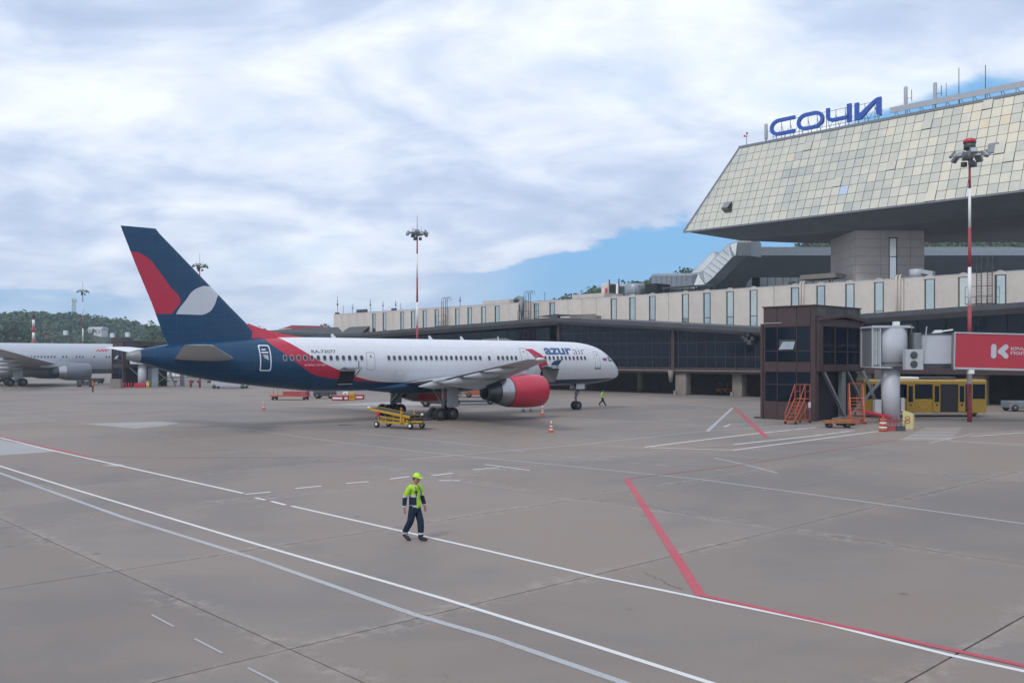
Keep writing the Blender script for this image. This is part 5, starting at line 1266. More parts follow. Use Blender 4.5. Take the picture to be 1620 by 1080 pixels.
# ------------------------------------------------------------------ jet bridge building (near)
def bridge_house(name, label, loc, rz, s=1.0, detail=True):
    t = thing(name, label, 'building', loc, rz); t.scale = (s, s, s)
    def bx(nm, mt, lo, hi): b = MB(); b.box(lo, hi); return b.build(nm, M[mt], t)
    bx('core', 'void', (-4.4, .12, 0.02), (-.35, 7.4, 3.8)); bx('core', 'void', (-4.4, .12, 3.85), (-.12, 7.5, 8.7))
    # cladding panels of the long left face, window band by window band
    cols = [(-4.5, -4.33), (-.45, 0)]
    for x0, x1 in ((-4.5, -3.3), (-3.27, -1.6), (-1.57, -.42), (-.39, 0)):
        bx('cladding_panel', 'brown', (x0, 0, 7.33), (x1, .12, 8.9)); bx('cladding_panel', 'brown', (x0, 0, 3.78), (x1, .12, 4.58)); bx('cladding_panel', 'brown', (x0, 0, 0.0), (x1, .12, 1.44))
    for x0, x1 in ((-4.5, -4.34), (-.42, 0)):
        bx('corner_panel', 'brown', (x0, 0, 4.6), (x1, .12, 7.31)); bx('corner_panel', 'brown', (x0, 0, 1.46), (x1, .12, 3.76))
    for x0, x1 in ((-4.3, -3.3), (-3.25, -1.6), (-1.55, -.46)):
        for z0, z1 in ((4.64, 5.4), (5.46, 7.3), (1.48, 2.75), (2.8, 3.74)):
            o = bx('glass_pane', 'dglass', (x0, .05, z0), (x1, .08, z1))
    for z in (5.4, 2.75): bx('transom', 'brown', (-4.34, .01, z), (-.42, .1, z+.06))
    for x in (-3.3, -1.6): bx('mullion', 'brown', (x, .0, 4.6), (x+.05, .1, 7.32)); bx('mullion', 'brown', (x, .0, 1.46), (x+.05, .1, 3.77))
    b = MB(); b.box((-3.1, -.02, 5.46), (-1.65, .03, 6.3)); f = b.build('window_frame', M['dgrey'], t)
    b = MB(); b.add([(-2.95, -.35, 5.55), (-1.7, -.35, 5.55), (-1.7, -.03, 6.15), (-2.75, -.03, 6.15)], [(0, 1, 2, 3)]); b.build('open_sash', M['galv'], f)
    bx('parapet', 'brown', (-4.6, -.1, 8.9), (.05, 7.6, 8.98)); bx('downpipe_box', 'brown', (-4.72, -.1, 0), (-4.52, .2, 7.6)); bx('lamp_arm', 'grey', (-4.5, -.5, 7.62), (-2.6, -.42, 7.66))
    bx('plinth', 'dgrey', (-5.3, -.12, 0), (-4.55, .3, .14))
    # end face above the undercroft, with shallow gable
    for y0, y1 in ((0.14, 2.5), (2.53, 5.0), (5.03, 7.5)):
        bx('cladding_panel', 'brown2', (-.1, y0, 8.1), (-.02, y1, 8.88))
    b = MB(); b.prism([(.1, 8.0), (3.9, 8.33), (7.6, 8.05), (7.6, 7.8), (3.9, 8.1), (.1, 7.78)], .0, .55, Matrix(((0, 0, 1, 0), (1, 0, 0, 0), (0, 1, 0, 0), (0, 0, 0, 1)))); b.build('gable_fascia', M['brown'], t)
    X = .0
    for y0, y1, z0, z1 in ((.14, .75, 3.85, 7.9), (6.9, 7.5, 3.85, 7.9)): bx('cladding_panel', 'brown', (X-.1, y0, z0), (X+.25, y1, z1))
    for k in range(3):
        y0 = .78+k*2.04; bx('cladding_panel', 'brown', (X-.1, y0, 3.85), (X+.25, y0+2.0, 4.36)); bx('cladding_panel', 'brown', (X-.1, y0, 7.32), (X+.25, y0+2.0, 7.9))
        bx('glass_pane', 'dglass', (X, y0+.02, 4.38), (X+.12, y0+1.98, 5.34)); bx('glass_pane', 'dglass', (X, y0+.02, 5.4), (X+.12, y0+1.98, 7.3))
        if k: bx('mullion', 'brown', (X, y0-.04, 4.38), (X+.2, y0+.02, 7.32))
    bx('transom', 'brown', (X, .78, 5.34), (X+.2, 6.88, 5.4))
    bx('cladding_panel', 'brown', (-.34, .14, 0), (0, .5, 3.83)); bx('undercroft_ceiling', 'void', (-4.4, .14, 3.8), (.25, 7.5, 3.84))
    for (a, c, w) in (((.1, 1.0, 3.84), (.25, 4.4, .02), .26), ((.1, 4.9, 3.84), (.3, 7.4, .9), .2), ((.35, 7.2, 3.84), (1.6, 8.0, .02), .26), ((1.9, 8.6, 3.8), (.3, 4.6, .02), .2)):
        b = MB(); b.bar(a, c, w, w*.8); b.build('brace', M['mgrey'], t)
    bx('steel_post', 'mgrey', (-.2, 4.0, 0), (.15, 4.6, 3.84)); bx('steel_post', 'mgrey', (.3, 9.3, 0), (.8, 9.9, 3.9))
    b = MB(); b.box((0, 2.6, .0), (.6, 6.0, .18)); b.build('kerb', M['concrete'], t)
    return t
M['brown2'] = mat('weathered_cladding', (.075, .07, .066), .75, var=.5, scale=.9, dirt=.4)
c = G(1290, 666.5)
bridge_house('jet_bridge_building', 'dark brown clad boarding building with tinted windows and diagonal braces, right of the airliner nose', (c.x, c.y, 0), TE)
b_ = P(176, 612, 156)
bh = bridge_house('jet_bridge_building', 'distant brown boarding building with braces between the two airliners', (b_.x+2.2, 155.5, 0), TE, 1.05); bh.scale = (1.05, 1.05, .86)

# ------------------------------------------------------------------ boarding bridge (near)
def boarding_bridge():
    X0, Y0 = (1409-810)/F*69.6, 69.6
    t = thing('boarding_bridge', 'pale grey passenger boarding bridge on a round column with a red advertising panel', 'boarding bridge', (X0, Y0, 0))
    b = MB(); b.tube([(0, 0, 0), (0, 0, 4.15)], .66, 28); b.build('column', M['lgrey'], t)
    b = MB(); b.tube([(0, 0, 4.12), (0, 0, 4.24)], 1.05, 28); b.build('flange', M['mgrey'], t)
    b = MB(); b.tube([(.0, 0, 4.25), (.0, 0, 7.1)], 1.18, 40); b.build('rotunda', M['lgrey'], t)
    b = MB()
    for k in range(40):
        a = 2*math.pi*k/40; a2 = 2*math.pi*(k+.5)/40; b.bar((1.2*math.cos(a), 1.2*math.sin(a), 4.55), (1.2*math.cos(a2), 1.2*math.sin(a2), 4.42), .04)
        a3 = 2*math.pi*(k+1)/40; b.bar((1.2*math.cos(a2), 1.2*math.sin(a2), 4.42), (1.2*math.cos(a3), 1.2*math.sin(a3), 4.55), .04)
    b.build('toothed_skirt', M['dgrey'], t)
    b = MB()
    for k in range(46):
        a = 2*math.pi*k/46; b.bar((1.185*math.cos(a), 1.185*math.sin(a), 4.6), (1.185*math.cos(a), 1.185*math.sin(a), 7.05), .018)
    b.build('rotunda_slats', M['grey'], t)
    # left mouth frame with side slats
    b = MB(); 
    for x in (-1.78, -1.2): b.bar((x, -1.0, 4.2), (x, -1.0, 7.25), .09)
    b.bar((-1.78, -1.0, 7.25), (1.15, -1.0, 7.25), .1); b.bar((-1.78, -1.0, 4.2), (-.3, -1.0, 4.15), .12); b.bar((-1.78, 1.2, 4.2), (-1.78, 1.2, 7.2), .09); b.bar((-1.78, -1, 7.22), (-1.78, 1.2, 7.22), .09); b.bar((-1.78, -1, 4.2), (-1.78, 1.2, 4.2), .09)
    b.build('mouth_frame', M['steel2'], t)
    for x in (-1.7, -1.52, -1.34): b = MB(); b.box((x, -.9, 4.35), (x+.14, -.86, 7.15)); b.build('shutter_slat', M['grey'], t)
    b = MB(); b.box((-1.75, -.8, 4.3), (-1.0, 1.2, 7.1)); b.build('mouth_lining', M['mgrey'], t)
    b = MB(); b.box((-1.9, -1.1, 7.12), (1.3, 1.2, 7.2)); b.build('roof', M['grey'], t)
    b = MB(); b.box((.05, -.6, 7.3), (.45, -.2, 7.62)); b.bar((-.4, -.4, 7.2), (.1, -.4, 7.35), .05); b.build('roof_camera', M['letter'], t)
    b = MB(); b.box((1.08, -1.05, 4.1), (1.2, .6, 7.45)); b.build('end_frame', M['dgrey'], t)
    # inner tunnel
    b = MB(); b.box((1.2, -1.35, 4.36), (1.75, .3, 6.75)); b.build('bellows', M['mgrey'], t)
    b = MB(); b.box((1.75, -1.7, 4.42), (4.2, -.3, 6.62)); o = b.build('inner_tunnel', M['lgrey'], t); bevel(o, .03, 1)
    b = MB(); b.box((1.7, -1.78, 6.62), (4.2, -.2, 6.7)); b.build('tunnel_rail', M['dgrey'], t); b = MB(); b.box((1.75, -1.8, 4.24), (4.2, -.2, 4.36)); b.build('tunnel_rail', M['dgrey'], t)
    b = MB(); b.bar((2.6, -1.2, 6.75), (4.0, -1.5, 6.98), .1); b.box((2.8, -1.3, 6.72), (3.3, -1.0, 6.95)); b.build('cable_carrier', M['letter'], t)
    b = MB(); b.bar((1.6, -1.85, 4.3), (1.9, -1.85, 7.2), .06); b.build('handrail', M['grey'], t)
    # outer tunnel with the advertising panel, sloping gently down
    tun = bpy.data.objects.new('outer_tunnel', MB().mesh('outer_tunnel', M['mgrey'])); C.objects.link(tun); tun.parent = t
    tun.location = (3.65, 0, 0); tun.rotation_euler = (0, R(1.4), 0)
    b = MB(); b.box((0, -2.25, 4.12), (10, -.15, 6.72)); tun.data = b.mesh('outer_tunnel', M['mgrey'])
    b = MB(); b.box((-.03, -2.37, 4.2), (10, -2.27, 6.68)); b.build('advert_panel', M['adred'], tun)
    b = MB(); b.box((-.05, -2.42, 6.68), (10, -2.26, 6.78)); b.box((-.05, -2.42, 4.06), (10, -2.26, 4.2)); b.box((-.09, -2.42, 4.0), (-.04, -2.27, 6.8)); b.build('panel_frame', M['grey'], tun)
    b = MB(); b.box((1.0, -2.4, 3.75), (1.4, -2.1, 4.05)); b.build('junction_box', M['letter'], tun)
    # emblem: three rounded bars forming a K
    b = MB()
    lay = [0]
    def capsule(p, q, r):
        lay[0] += 1; yy = -2.373-.004*lay[0]
        p = Vector(p); q = Vector(q); d = (q-p).normalized(); a0 = math.atan2(d.y, d.x); pts = []
        for k in range(9): a = a0-math.pi/2+math.pi*k/8; pts.append(q+Vector((math.cos(a), math.sin(a)))*r)
        for k in range(9): a = a0+math.pi/2+math.pi*k/8; pts.append(p+Vector((math.cos(a), math.sin(a)))*r)
        b.add([(v.x, yy, v.y) for v in pts]+[(v.x, -2.37, v.y) for v in pts], [tuple(range(18))] + [(i, 18+i, 18+(i+1) % 18, (i+1) % 18) for i in range(18)])
    xk, zk = 2.6, 5.44
    capsule((xk+.2, zk-.33), (xk+.2, zk+.33), .195); capsule((xk+.68, zk-.02), (xk+1.08, zk+.33), .19); capsule((xk+.72, zk+.02), (xk+1.1, zk-.34), .185); b.build('emblem', M['lgrey'], tun)
    for txt, z, w in (('КРАСНАЯ', 5.54, 2.3), ('ПОЛЯНА', 5.22, 2.05)):
        cu = bpy.data.curves.new('lettering', 'FONT'); cu.body = txt; cu.offset = .03; o = bpy.data.objects.new('t', cu); C.objects.link(o)
        dg = bpy.context.evaluated_depsgraph_get(); dg.update(); me = bpy.data.meshes.new_from_object(o.evaluated_get(dg)); bpy.data.objects.remove(o)
        xs = [v.co.x for v in me.vertices]; ys = [v.co.y for v in me.vertices]; sx = w/(max(xs)-min(xs)); sz = .24/(max(ys)-min(ys))
        for v in me.vertices: v.co = Vector((4.05+(v.co.x-min(xs))*sx, -2.378, z+(v.co.y-min(ys))*sz))
        me.materials.clear(); me.materials.append(M['lgrey']); me.name = 'lettering'; link('lettering', me, tun)
    # air conditioner hung on the tunnel
    b = MB(); b.box((.17, -2.3, 4.0), (1.47, -1.72, 5.5)); f = b.build('air_conditioner', M['grey'], t); bevel(f, .03, 1)
    for z in (4.42, 5.08):
        b = MB(); b.lathe([(0, .27), (-.04, .27), (-.05, .24), (-.02, .06)], Matrix.Translation((.75, -2.31, z)) @ Matrix.Rotation(R(90), 4, 'Z'), 20); b.lathe([(-.06, .01), (-.06, .07), (-.02, .08)], Matrix.Translation((.75, -2.31, z)) @ Matrix.Rotation(R(90), 4, 'Z'), 12); b.build('fan_grille', M['dgrey'], f)
        b = MB(); b.lathe([(-.075, .01), (-.07, .09)], Matrix.Translation((.75, -2.31, z)) @ Matrix.Rotation(R(-90), 4, 'Z'), 12); b.build('fan_hub', M['letter'], f)
    for x0, x1, z0, z1 in ((-1.25, -.75, .55, 1.7), (.72, 1.0, .85, 1.85)):
        b = MB(); b.box((x0, -.2, z0), (x1, .25, z1)); o = b.build('service_cabinet', M['grey'], t); bevel(o, .03, 1)
M['lgrey'] = mat('bridge_grey_paint', (.47, .49, .53), .5, var=.03, scale=1.5, dirt=.08)
M['steel2'] = mat('frame_light_steel', (.45, .47, .5), .45, .2, var=.08)
boarding_bridge()

# the far boarding bridge column and its pieces
t = thing('boarding_bridge', 'far boarding bridge on a white column directly below the navy tail cone', 'boarding bridge', P(225, 612, 154).xy.to_3d() + Vector((0, 0, 0)))
b = MB(); b.tube([(0, 0, 0), (0, 0, 3.9)], .68, 20); b.build('column', M['lgrey'], t)
b = MB(); b.box((-1.6, -1.2, 3.9), (2.2, 1.2, 6.4)); b.build('rotunda', M['lgrey'], t)
b = MB(); b.box((2.2, -1, 4.1), (13, 1, 6.2)); b.build('inner_tunnel', M['mgrey'], t)
b = MB(); b.box((1.4, .5, 0), (2.4, 1.0, 3.2)); b.build('service_cabinet', M['galv'], t)

# ------------------------------------------------------------------ vehicles and ramp equipment
def small_wheel(b, x, y, z, r, w): 
    b.lathe([(-w/2, .01), (-w/2, r*.9), (0, r), (w/2, r*.9), (w/2, .01)], Matrix.Translation((x, y, z)) @ Matrix.Rotation(R(90), 4, 'Z'), 14)
def wheel_part(t, x, y, z, r, w, hub='hub'):
    b = MB(); small_wheel(b, x, y, z, r, w); o = b.build('wheel', M['black'], t)
    b = MB(); b.lathe([(-w/2-.01, .01), (-w/2-.01, r*.5), (w/2+.01, r*.5), (w/2+.01, .01)], Matrix.Translation((x, y, z)) @ Matrix.Rotation(R(90), 4, 'Z'), 12); b.build('hub', M[hub], o)
def bus():
    D = 75.6; xa = (1368-810)/F*D; L = (1563-1368)/F*D
    t = thing('apron_bus', 'long yellow apron bus with open doors parked behind the boarding bridge column', 'bus', (xa, D, 0), R(1.2))
    def X(px): return (px-1368)/F*D
    b = MB(); b.box((0, 0.02, .35), (L, 2.8, 1.5)); b.box((0, .02, 2.78), (L, 2.8, 2.86)); b.box((0, 2.7, 1.5), (L, 2.8, 2.8)); b.box((L-.12, 0.02, 1.5), (L, 2.7, 2.8)); b.box((0, .02, 1.5), (.12, 2.7, 2.8)); b.build('body', M['byellow'], t)
    b = MB(); b.loft([[Vector((x, y, z)) for y, z in ((0, 2.7), (0, 2.95), (.22, 3.1), (2.6, 3.1), (2.82, 2.95), (2.82, 2.7))] for x in (-.02, L+.02)], True, False); o = b.build('roof', M['byellow'], t)
    b = MB(); b.box((.3, .3, .5), (L-.3, 2.5, .6)); b.box((.2, 2.5, .6), (L-.2, 2.6, 2.7)); b.build('interior', M['void'], t)
    for a, c in ((1370, 1378), (1381, 1393), (1396, 1430), (1448, 1476), (1541, 1560)):
        b = MB(); b.box((X(a), -.02, 1.55), (X(c), .02, 2.72)); b.build('window', M['dglass'], t)
    for a in (1379, 1394, 1446.3, 1476.2, 1539, 1560.5): b = MB(); b.box((X(a), -.03, 1.5), (X(a)+.08, .05, 2.78)); b.build('pillar', M['byellow'], t)
    for a, c in ((1435, 1446), (1477, 1488), (1517, 1528)):
        d = MB(); d.box((X(a), -.09, .42), (X(c), -.02, 2.68)); d = d.build('door', M['byellow'], t)
        b = MB(); b.box((X(a)+.1, -.11, 1.25), (X(c)-.1, -.085, 2.58)); b.build('door_glass', M['dglass'], d)
        b = MB(); b.box((X(a)+.2, -.12, .95), (X(c)-.2, -.09, 1.08)); b.build('handle', M['black'], d)
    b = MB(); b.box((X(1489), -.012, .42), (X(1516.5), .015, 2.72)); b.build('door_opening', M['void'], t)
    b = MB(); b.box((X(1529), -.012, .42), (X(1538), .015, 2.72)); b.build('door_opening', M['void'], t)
    b = MB(); b.lathe([(0, .38), (.02, .4), (.02, .34), (0, .34)], Matrix.Translation((X(1462), -.0, 1.05)) @ Matrix.Rotation(R(-90), 4, 'Z') , 24); b.build('round_badge', M['yellow'], t)
    for px, w in ((1423, 1.9), (1470, 1.2), (1500, 1.0)):
        b = MB(); b.box((X(px), .5, 3.08), (X(px)+w, 2.2, 3.3)); o = b.build('roof_unit', M['letter'] if w > 1.5 else M['dgrey'], t); bevel(o, .05, 1)
    for x in (2.2, L-1.1): wheel_part(t, x, .25, .42, .42, .3)
bus()
def person_steps(name, label, loc, rz, h=1.8, w=.72, n=6, plat=.8, mt='orange', group='orange wheeled steps by the boarding building', run=1.5, rail=1.05):
    t = thing(name, label, 'steps', loc, rz, group)     # climbs along +y
    for k in range(n):
        b = MB(); b.box((-w/2, run*k/n, h*(k+1)/(n+1)-.03), (w/2, run*k/n+.24, h*(k+1)/(n+1)+.01)); b.build('step', M[mt], t)
    b = MB(); b.box((-w/2, run, h-.05), (w/2, run+plat, h)); b.build('platform', M[mt], t)
    for s in (-1, 1):
        x = s*w/2
        b = MB(); b.bar((x, -.1, .2), (x, run, h), .05, .09); b.bar((x, run, .25), (x, run, h+rail), .045); b.bar((x, run+plat, .25), (x, run+plat, h+rail), .045); b.bar((x, run, h+rail), (x, run+plat, h+rail), .045); b.bar((x, run, h+rail*.5), (x, run+plat, h+rail*.5), .035)
        b.bar((x, 0, rail*.75), (x, run, h+rail), .045); b.bar((x, 0, .2), (x, 0, rail*.75), .04); b.bar((x, run+plat, .25), (x, run*.3, .25), .05); b.bar((x, run*.3, .25), (x, run+plat, h*.9), .04); b.build('side_rail', M[mt], t)
        for y in (.05, run+plat): wheel_part(t, x, y, .12, .12, .06, 'dgrey')
    b = MB(); b.bar((-w/2, run+plat, .25), (w/2, run+plat, .25), .05); b.bar((-w/2, run+plat, h+rail), (w/2, run+plat, h+rail), .04); b.bar((-w/2, run+plat, h*.55), (w/2, run+plat, h*.55), .04); b.bar((-w/2, 0, .2), (w/2, 0, .2), .05); b.build('cross_bar', M[mt], t)
    b = MB(); b.box((w/2+.02, run+plat-.3, h*.62), (w/2+.04, run+plat+.05, h*.62+.42)); b.build('notice', M['letter'], t)
    return t
g = G(1250, 671); person_steps('wheeled_steps', 'orange wheeled steps with handrails in front of the brown boarding building', (g.x, g.y, 0), R(-44), 1.85, w=.8, run=1.55)
g = G(1357, 671); person_steps('wheeled_steps', 'orange wheeled steps seen end on among the braces beside the round column', (g.x, g.y, 0), R(-14), 1.9, w=.95, n=7, run=1.0)
def dolly(name, label, loc, rz, L=2.2, W=1.1, mt='rust', h=.5, group=None):
    t = thing(name, label, 'trolley', loc, rz, group)
    b = MB(); b.box((0, -W/2, h-.12), (L, W/2, h)); b.bar((0, -W/2, h-.1), (L, -W/2, h-.1), .08, .14); o = b.build('deck', M[mt], t)
    b = MB(); b.bar((L, 0, h-.15), (L+.9, 0, .25), .06); b.build('tow_bar', M[mt], t)
    for x in (.35, L-.35):
        for y in (-W/2+.1, W/2-.1): wheel_part(t, x, y, .19, .19, .12, 'dgrey')
    b = MB()
    for x in (.35, L-.35): b.bar((x, -W/2+.1, .19), (x, W/2-.1, .19), .05); b.bar((x, 0, .19), (x, 0, h-.1), .1)
    b.build('axle', M['dgrey'], t); return t
g = G(1303, 676); dolly('flat_trolley', 'rusty flat trolley between the two orange wheeled steps', (g.x, g.y, 0), R(-8), 1.9, 1.0)
g = G(1328, 674); dolly('flat_trolley', 'low orange trolley just left of the end on orange steps', (g.x, g.y+.8, 0), R(5), 1.5, .9, 'orange', .42)
def tow_rack():
    g = G(1372, 668); t = thing('tow_bar', 'pile of red tow bars lying left of the round column base', 'tow bar', (g.x, g.y, 0), R(-15))
    b = MB(); b.bar((-.4, 0, .9), (1.7, 0, .45), .16); b.bar((-.2, .3, .7), (1.6, .25, .3), .12); b.build('bar', M['red'], t)
    b = MB(); b.box((.9, -.3, 0), (2.2, .5, .28)); b.build('base', M['dred'], t)
tow_rack()
def barrel():
    g = G(1397, 682); t = thing('warning_barrel', 'orange and white banded barrel at the foot of the round column', 'barrel', (g.x, g.y, 0))
    z = 0
    for k, (h, m) in enumerate(((.22, 'orange'), (.1, 'letter'), (.2, 'orange'), (.1, 'letter'), (.24, 'orange'))):
        b = MB(); b.tube([(0, 0, z), (0, 0, z+h)], [.27-.03*k*.5, .26-.03*k*.5], 16); b.build('band', M[m], t); z += h
    b = MB(); b.tube([(0, 0, z), (0, 0, z+.12)], [.1, .08], 8); b.build('handle', M['orange'], t)
barrel()
def hose_cage():
    g = G(1404, 682); t = thing('equipment_rack', 'low rack of dark posts and red crates right of the banded barrel', 'rack', (g.x, g.y+.2, 0))
    b = MB(); b.box((0, 0, 0), (.62, .5, .36)); b.build('crate', M['dred'], t); b = MB(); b.box((.68, 0.05, 0), (1.3, .5, .33)); b.build('crate', M['dgrey'], t)
    b = MB()
    for x in (.02, .28, .55, .72, 1.0, 1.28): b.bar((x, .05, .0), (x, .05, .95 if x in (.28, .72) else .7), .035)
    for z in (.45, .68): b.bar((0, .05, z), (1.3, .05, z), .03)
    b.build('frame', M['dgrey'], t)
hose_cage()
def sign_box():
    g = G(1436, 679); t = thing('sign_box', 'pale yellow box with a sloping top and red letters right of the round column', 'sign box', (g.x, g.y, 0), R(-34))
    M['paley'] = mat('pale_yellow_paint', (.55, .50, .24), .6, var=.06, dirt=.12)
    b = MB(); b.loft([[Vector((x, 0, z)) for x, z in ((-.33, 0), (.33, 0), (.33, 1.12), (-.33, 1.32))], [Vector((x, .62, z)) for x, z in ((-.33, 0), (.33, 0), (.33, .98), (-.33, 1.18))]], True, False); o = b.build('box', M['paley'], t); bevel(o, .02, 1)
    for txt, z in (('O', .66), ('D', .40)):
        cu = bpy.data.curves.new('lettering', 'FONT'); cu.body = txt; cu.offset = .01; o = bpy.data.objects.new('t', cu); C.objects.link(o); dg = bpy.context.evaluated_depsgraph_get(); dg.update()
        me = bpy.data.meshes.new_from_object(o.evaluated_get(dg)); bpy.data.objects.remove(o); xs = [v.co.x for v in me.vertices]; ys = [v.co.y for v in me.vertices]
        if txt == 'D': 
            for v in me.vertices: v.co.x, v.co.y = v.co.y, -v.co.x
            xs = [v.co.x for v in me.vertices]; ys = [v.co.y for v in me.vertices]
        for v in me.vertices: v.co = Vector((-.17+(v.co.x-min(xs))/(max(xs)-min(xs))*.32, -.03, z+(v.co.y-min(ys))/(max(ys)-min(ys))*.24))
        me.materials.clear(); me.materials.append(M['orange']); me.name = 'lettering'; link('lettering', me, t)
sign_box()
def cone(label, px, py, h=.68):
    g = G(px, py); t = thing('traffic_cone', label, 'cone', (g.x, g.y, 0), random.random(), 'traffic cones round the airliner')
    b = MB(); b.box((-.2, -.2, 0), (.2, .2, .035)); o = b.build('base', M['orange2'], t)
    zs = [.035, .16, .25, .36, .45, .56, h]; 
    for k in range(6):
        r0 = .15-.125*(zs[k]/h); r1 = .15-.125*(zs[k+1]/h); b = MB(); b.tube([(0, 0, zs[k]), (0, 0, zs[k+1])], [r0, r1], 18); b.build('band', M['orange2' if k % 2 == 0 else 'letter'], t)
M['orange2'] = mat('cone_orange', (.62, .11, .04), .5, var=.06, dirt=.15)
cone('orange and white traffic cone nearest the camera, in front of the red engine', 872, 683.5, .74)
cone('orange and white traffic cone standing under the front rim of the red engine', 858, 656, .8)
cone('lone orange traffic cone under the rear of the navy fuselage', 417, 647.3, .72)
def belt_loader():
    a = Vector((-9.44, 64.25, 0)); c = Vector((-6.9, 62.53, 0)); d = (c-a).normalized()
    t = thing('belt_loader', 'yellow wheeled baggage belt loader in front of the main landing gear', 'belt loader', a, math.atan2(d.y, d.x))
    W = .95; L = (c-a).length
    for x in (.0, L):
        for y in (-.05, W+.25): wheel_part(t, x, y, .23, .23, .16, 'letter')
    b = MB()
    for y in (0, W+.2):
        b.bar((-.2, y, .42), (L+.2, y, .38), .1, .14); b.bar((.3, y, .78), (2.2, y, .62), .07)
        for x in (.15, .8, 1.5, 2.1, 2.7): b.bar((x, y, .4), (x, y, .78 if x < 2 else .65), .06)
        b.bar((.15, y, .42), (.8, y, .78), .04)
    b.box((2.1, -.05, .3), (2.5, W+.25, .75)); b.build('chassis', M['yellow'], t)
    b = MB(); b.bar((2.3, -.1, .4), (2.3, -.1, 1.35), .1); b.bar((2.3, W+.3, .4), (2.3, W+.3, 1.2), .08); b.build('lift_post', M['yellow'], t)
    b = MB(); b.bar((-.75, -.02, 1.28), (3.0, -.02, .82), .08, .16); b.bar((-.75, W+.2, 1.28), (3.0, W+.2, .82), .08, .16); b.box((-.85, -.06, 1.2), (-.7, W+.25, 1.36)); b.build('belt_frame', M['yellow'], t)
    b = MB(); b.add([(-.75, .03, 1.34), (3.0, .03, .9), (3.0, W+.15, .9), (-.75, W+.15, 1.34), (-.75, .03, 1.26), (3.0, .03, .82), (3.0, W+.15, .82), (-.75, W+.15, 1.26)], [(0, 1, 2, 3), (7, 6, 5, 4), (0, 4, 5, 1), (2, 6, 7, 3)]); b.build('belt', M['black'], t)
    b = MB(); b.box((3.0, -.05, .62), (4.1, W+.2, .72)); b.bar((2.9, -.05, .55), (4.15, -.05, .8), .07); b.bar((2.9, W+.2, .55), (4.15, W+.2, .8), .07); b.build('tail_conveyor', M['black'], t)
    b = MB(); b.box((2.8, -.08, .5), (4.1, -.02, .6)); b.build('bumper', M['yellow'], t)
    for x, y in ((-.8, -.02), (4.1, -.05), (2.3, -.1)):
        b = MB(); b.tube([(x, y, 1.0 if x > 3 else 1.3), (x, y, 1.12 if x > 3 else 1.45)], .09, 10); b.build('lamp', M['letter'] if x != 2.3 else M['orange'], t)
    b = MB(); b.box((.0, -.1, .8), (.25, .0, 1.1)); b.build('red_reflector', M['red'], t)
belt_loader()
g = G(430, 632); t = dolly('low_loader', 'low orange loader trailer behind the rear fuselage of the airliner', (g.x, g.y, 0), R(-3), 4.4, 1.6, 'orange', .55)
b = MB(); b.box((1.6, -.7, .55), (4.3, .7, 1.0)); b.build('load_frame', M['dred'], t); b = MB(); [b.bar((x, -.6, .55), (x, -.6, 1.35), .05) for x in (.4, .9, 1.5, 2.6)]; b.build('post', M['orange'], t)
def blocks():
    for k, (px, w, h, m, lab, py) in enumerate(((525, 1.3, .62, 'dred', 'leftmost dull red barrier block under the rear fuselage', 633.5), (543, .6, .6, 'dred', 'short red barrier block below the white box under the fuselage', 633.5), (551, .68, .9, 'yellow', 'yellow upright block between red barrier blocks under the fuselage', 633.5), (561, 1.0, .62, 'dred', 'rightmost red barrier block under the rear fuselage', 632))):
        g = G(px, py); t = thing('barrier_block', lab, 'barrier', (g.x, g.y+k*.1, 0), 0, 'coloured barrier blocks under the rear fuselage'); b = MB(); b.box((0, 0, 0), (w, .7, h)); o = b.build('block', M[m], t); bevel(o, .05, 1)
        b = MB(); b.box((.12, -.012, h*.3), (w-.12, .0, h*.6)); b.build('stripe', M['letter'] if m != 'yellow' else M['orange'], t)
    g = G(542, 633); t = thing('white_case', 'small white case on top of the red block under the fuselage', 'case', (g.x, g.y, .61)); b = MB(); b.box((0, .1, 0), (.6, .6, .36)); bevel(b.build('case', M['letter'], t), .03, 1)
    b = MB(); b.box((.2, .08, .1), (.4, .1, .2)); b.build('latch', M['dgrey'], t)
blocks()
def tug(name, label, cat, loc, rz, m1='dgrey', m2='dgrey', L=3.2, W=1.5, h=1.0, cab=True):
    t = thing(name, label, cat, loc, rz)
    b = MB(); b.box((0, -W/2, .3), (L, W/2, h)); bevel(b.build('body', M[m1], t), .06, 1)
    if cab:
        b = MB(); b.box((L*.55, -W/2+.05, h), (L*.95, W/2-.05, h+.75)); o = b.build('cab', M[m2], t); bevel(o, .06, 1)
        b = MB(); b.box((L*.58, -W/2+.03, h+.15), (L*.92, -W/2+.045, h+.62)); b.build('window', M['dglass'], o)
    for x in (.5, L-.5):
        for y in (-W/2+.05, W/2-.05): wheel_part(t, x, y, .33, .33, .22)
    return t
g = G(497, 630); tug('baggage_tractor', 'dark baggage tractor half hidden behind the rear fuselage', 'tractor', (g.x, g.y, 0), R(2), 'dgrey', 'dgrey', 2.6, 1.4, .9, False)
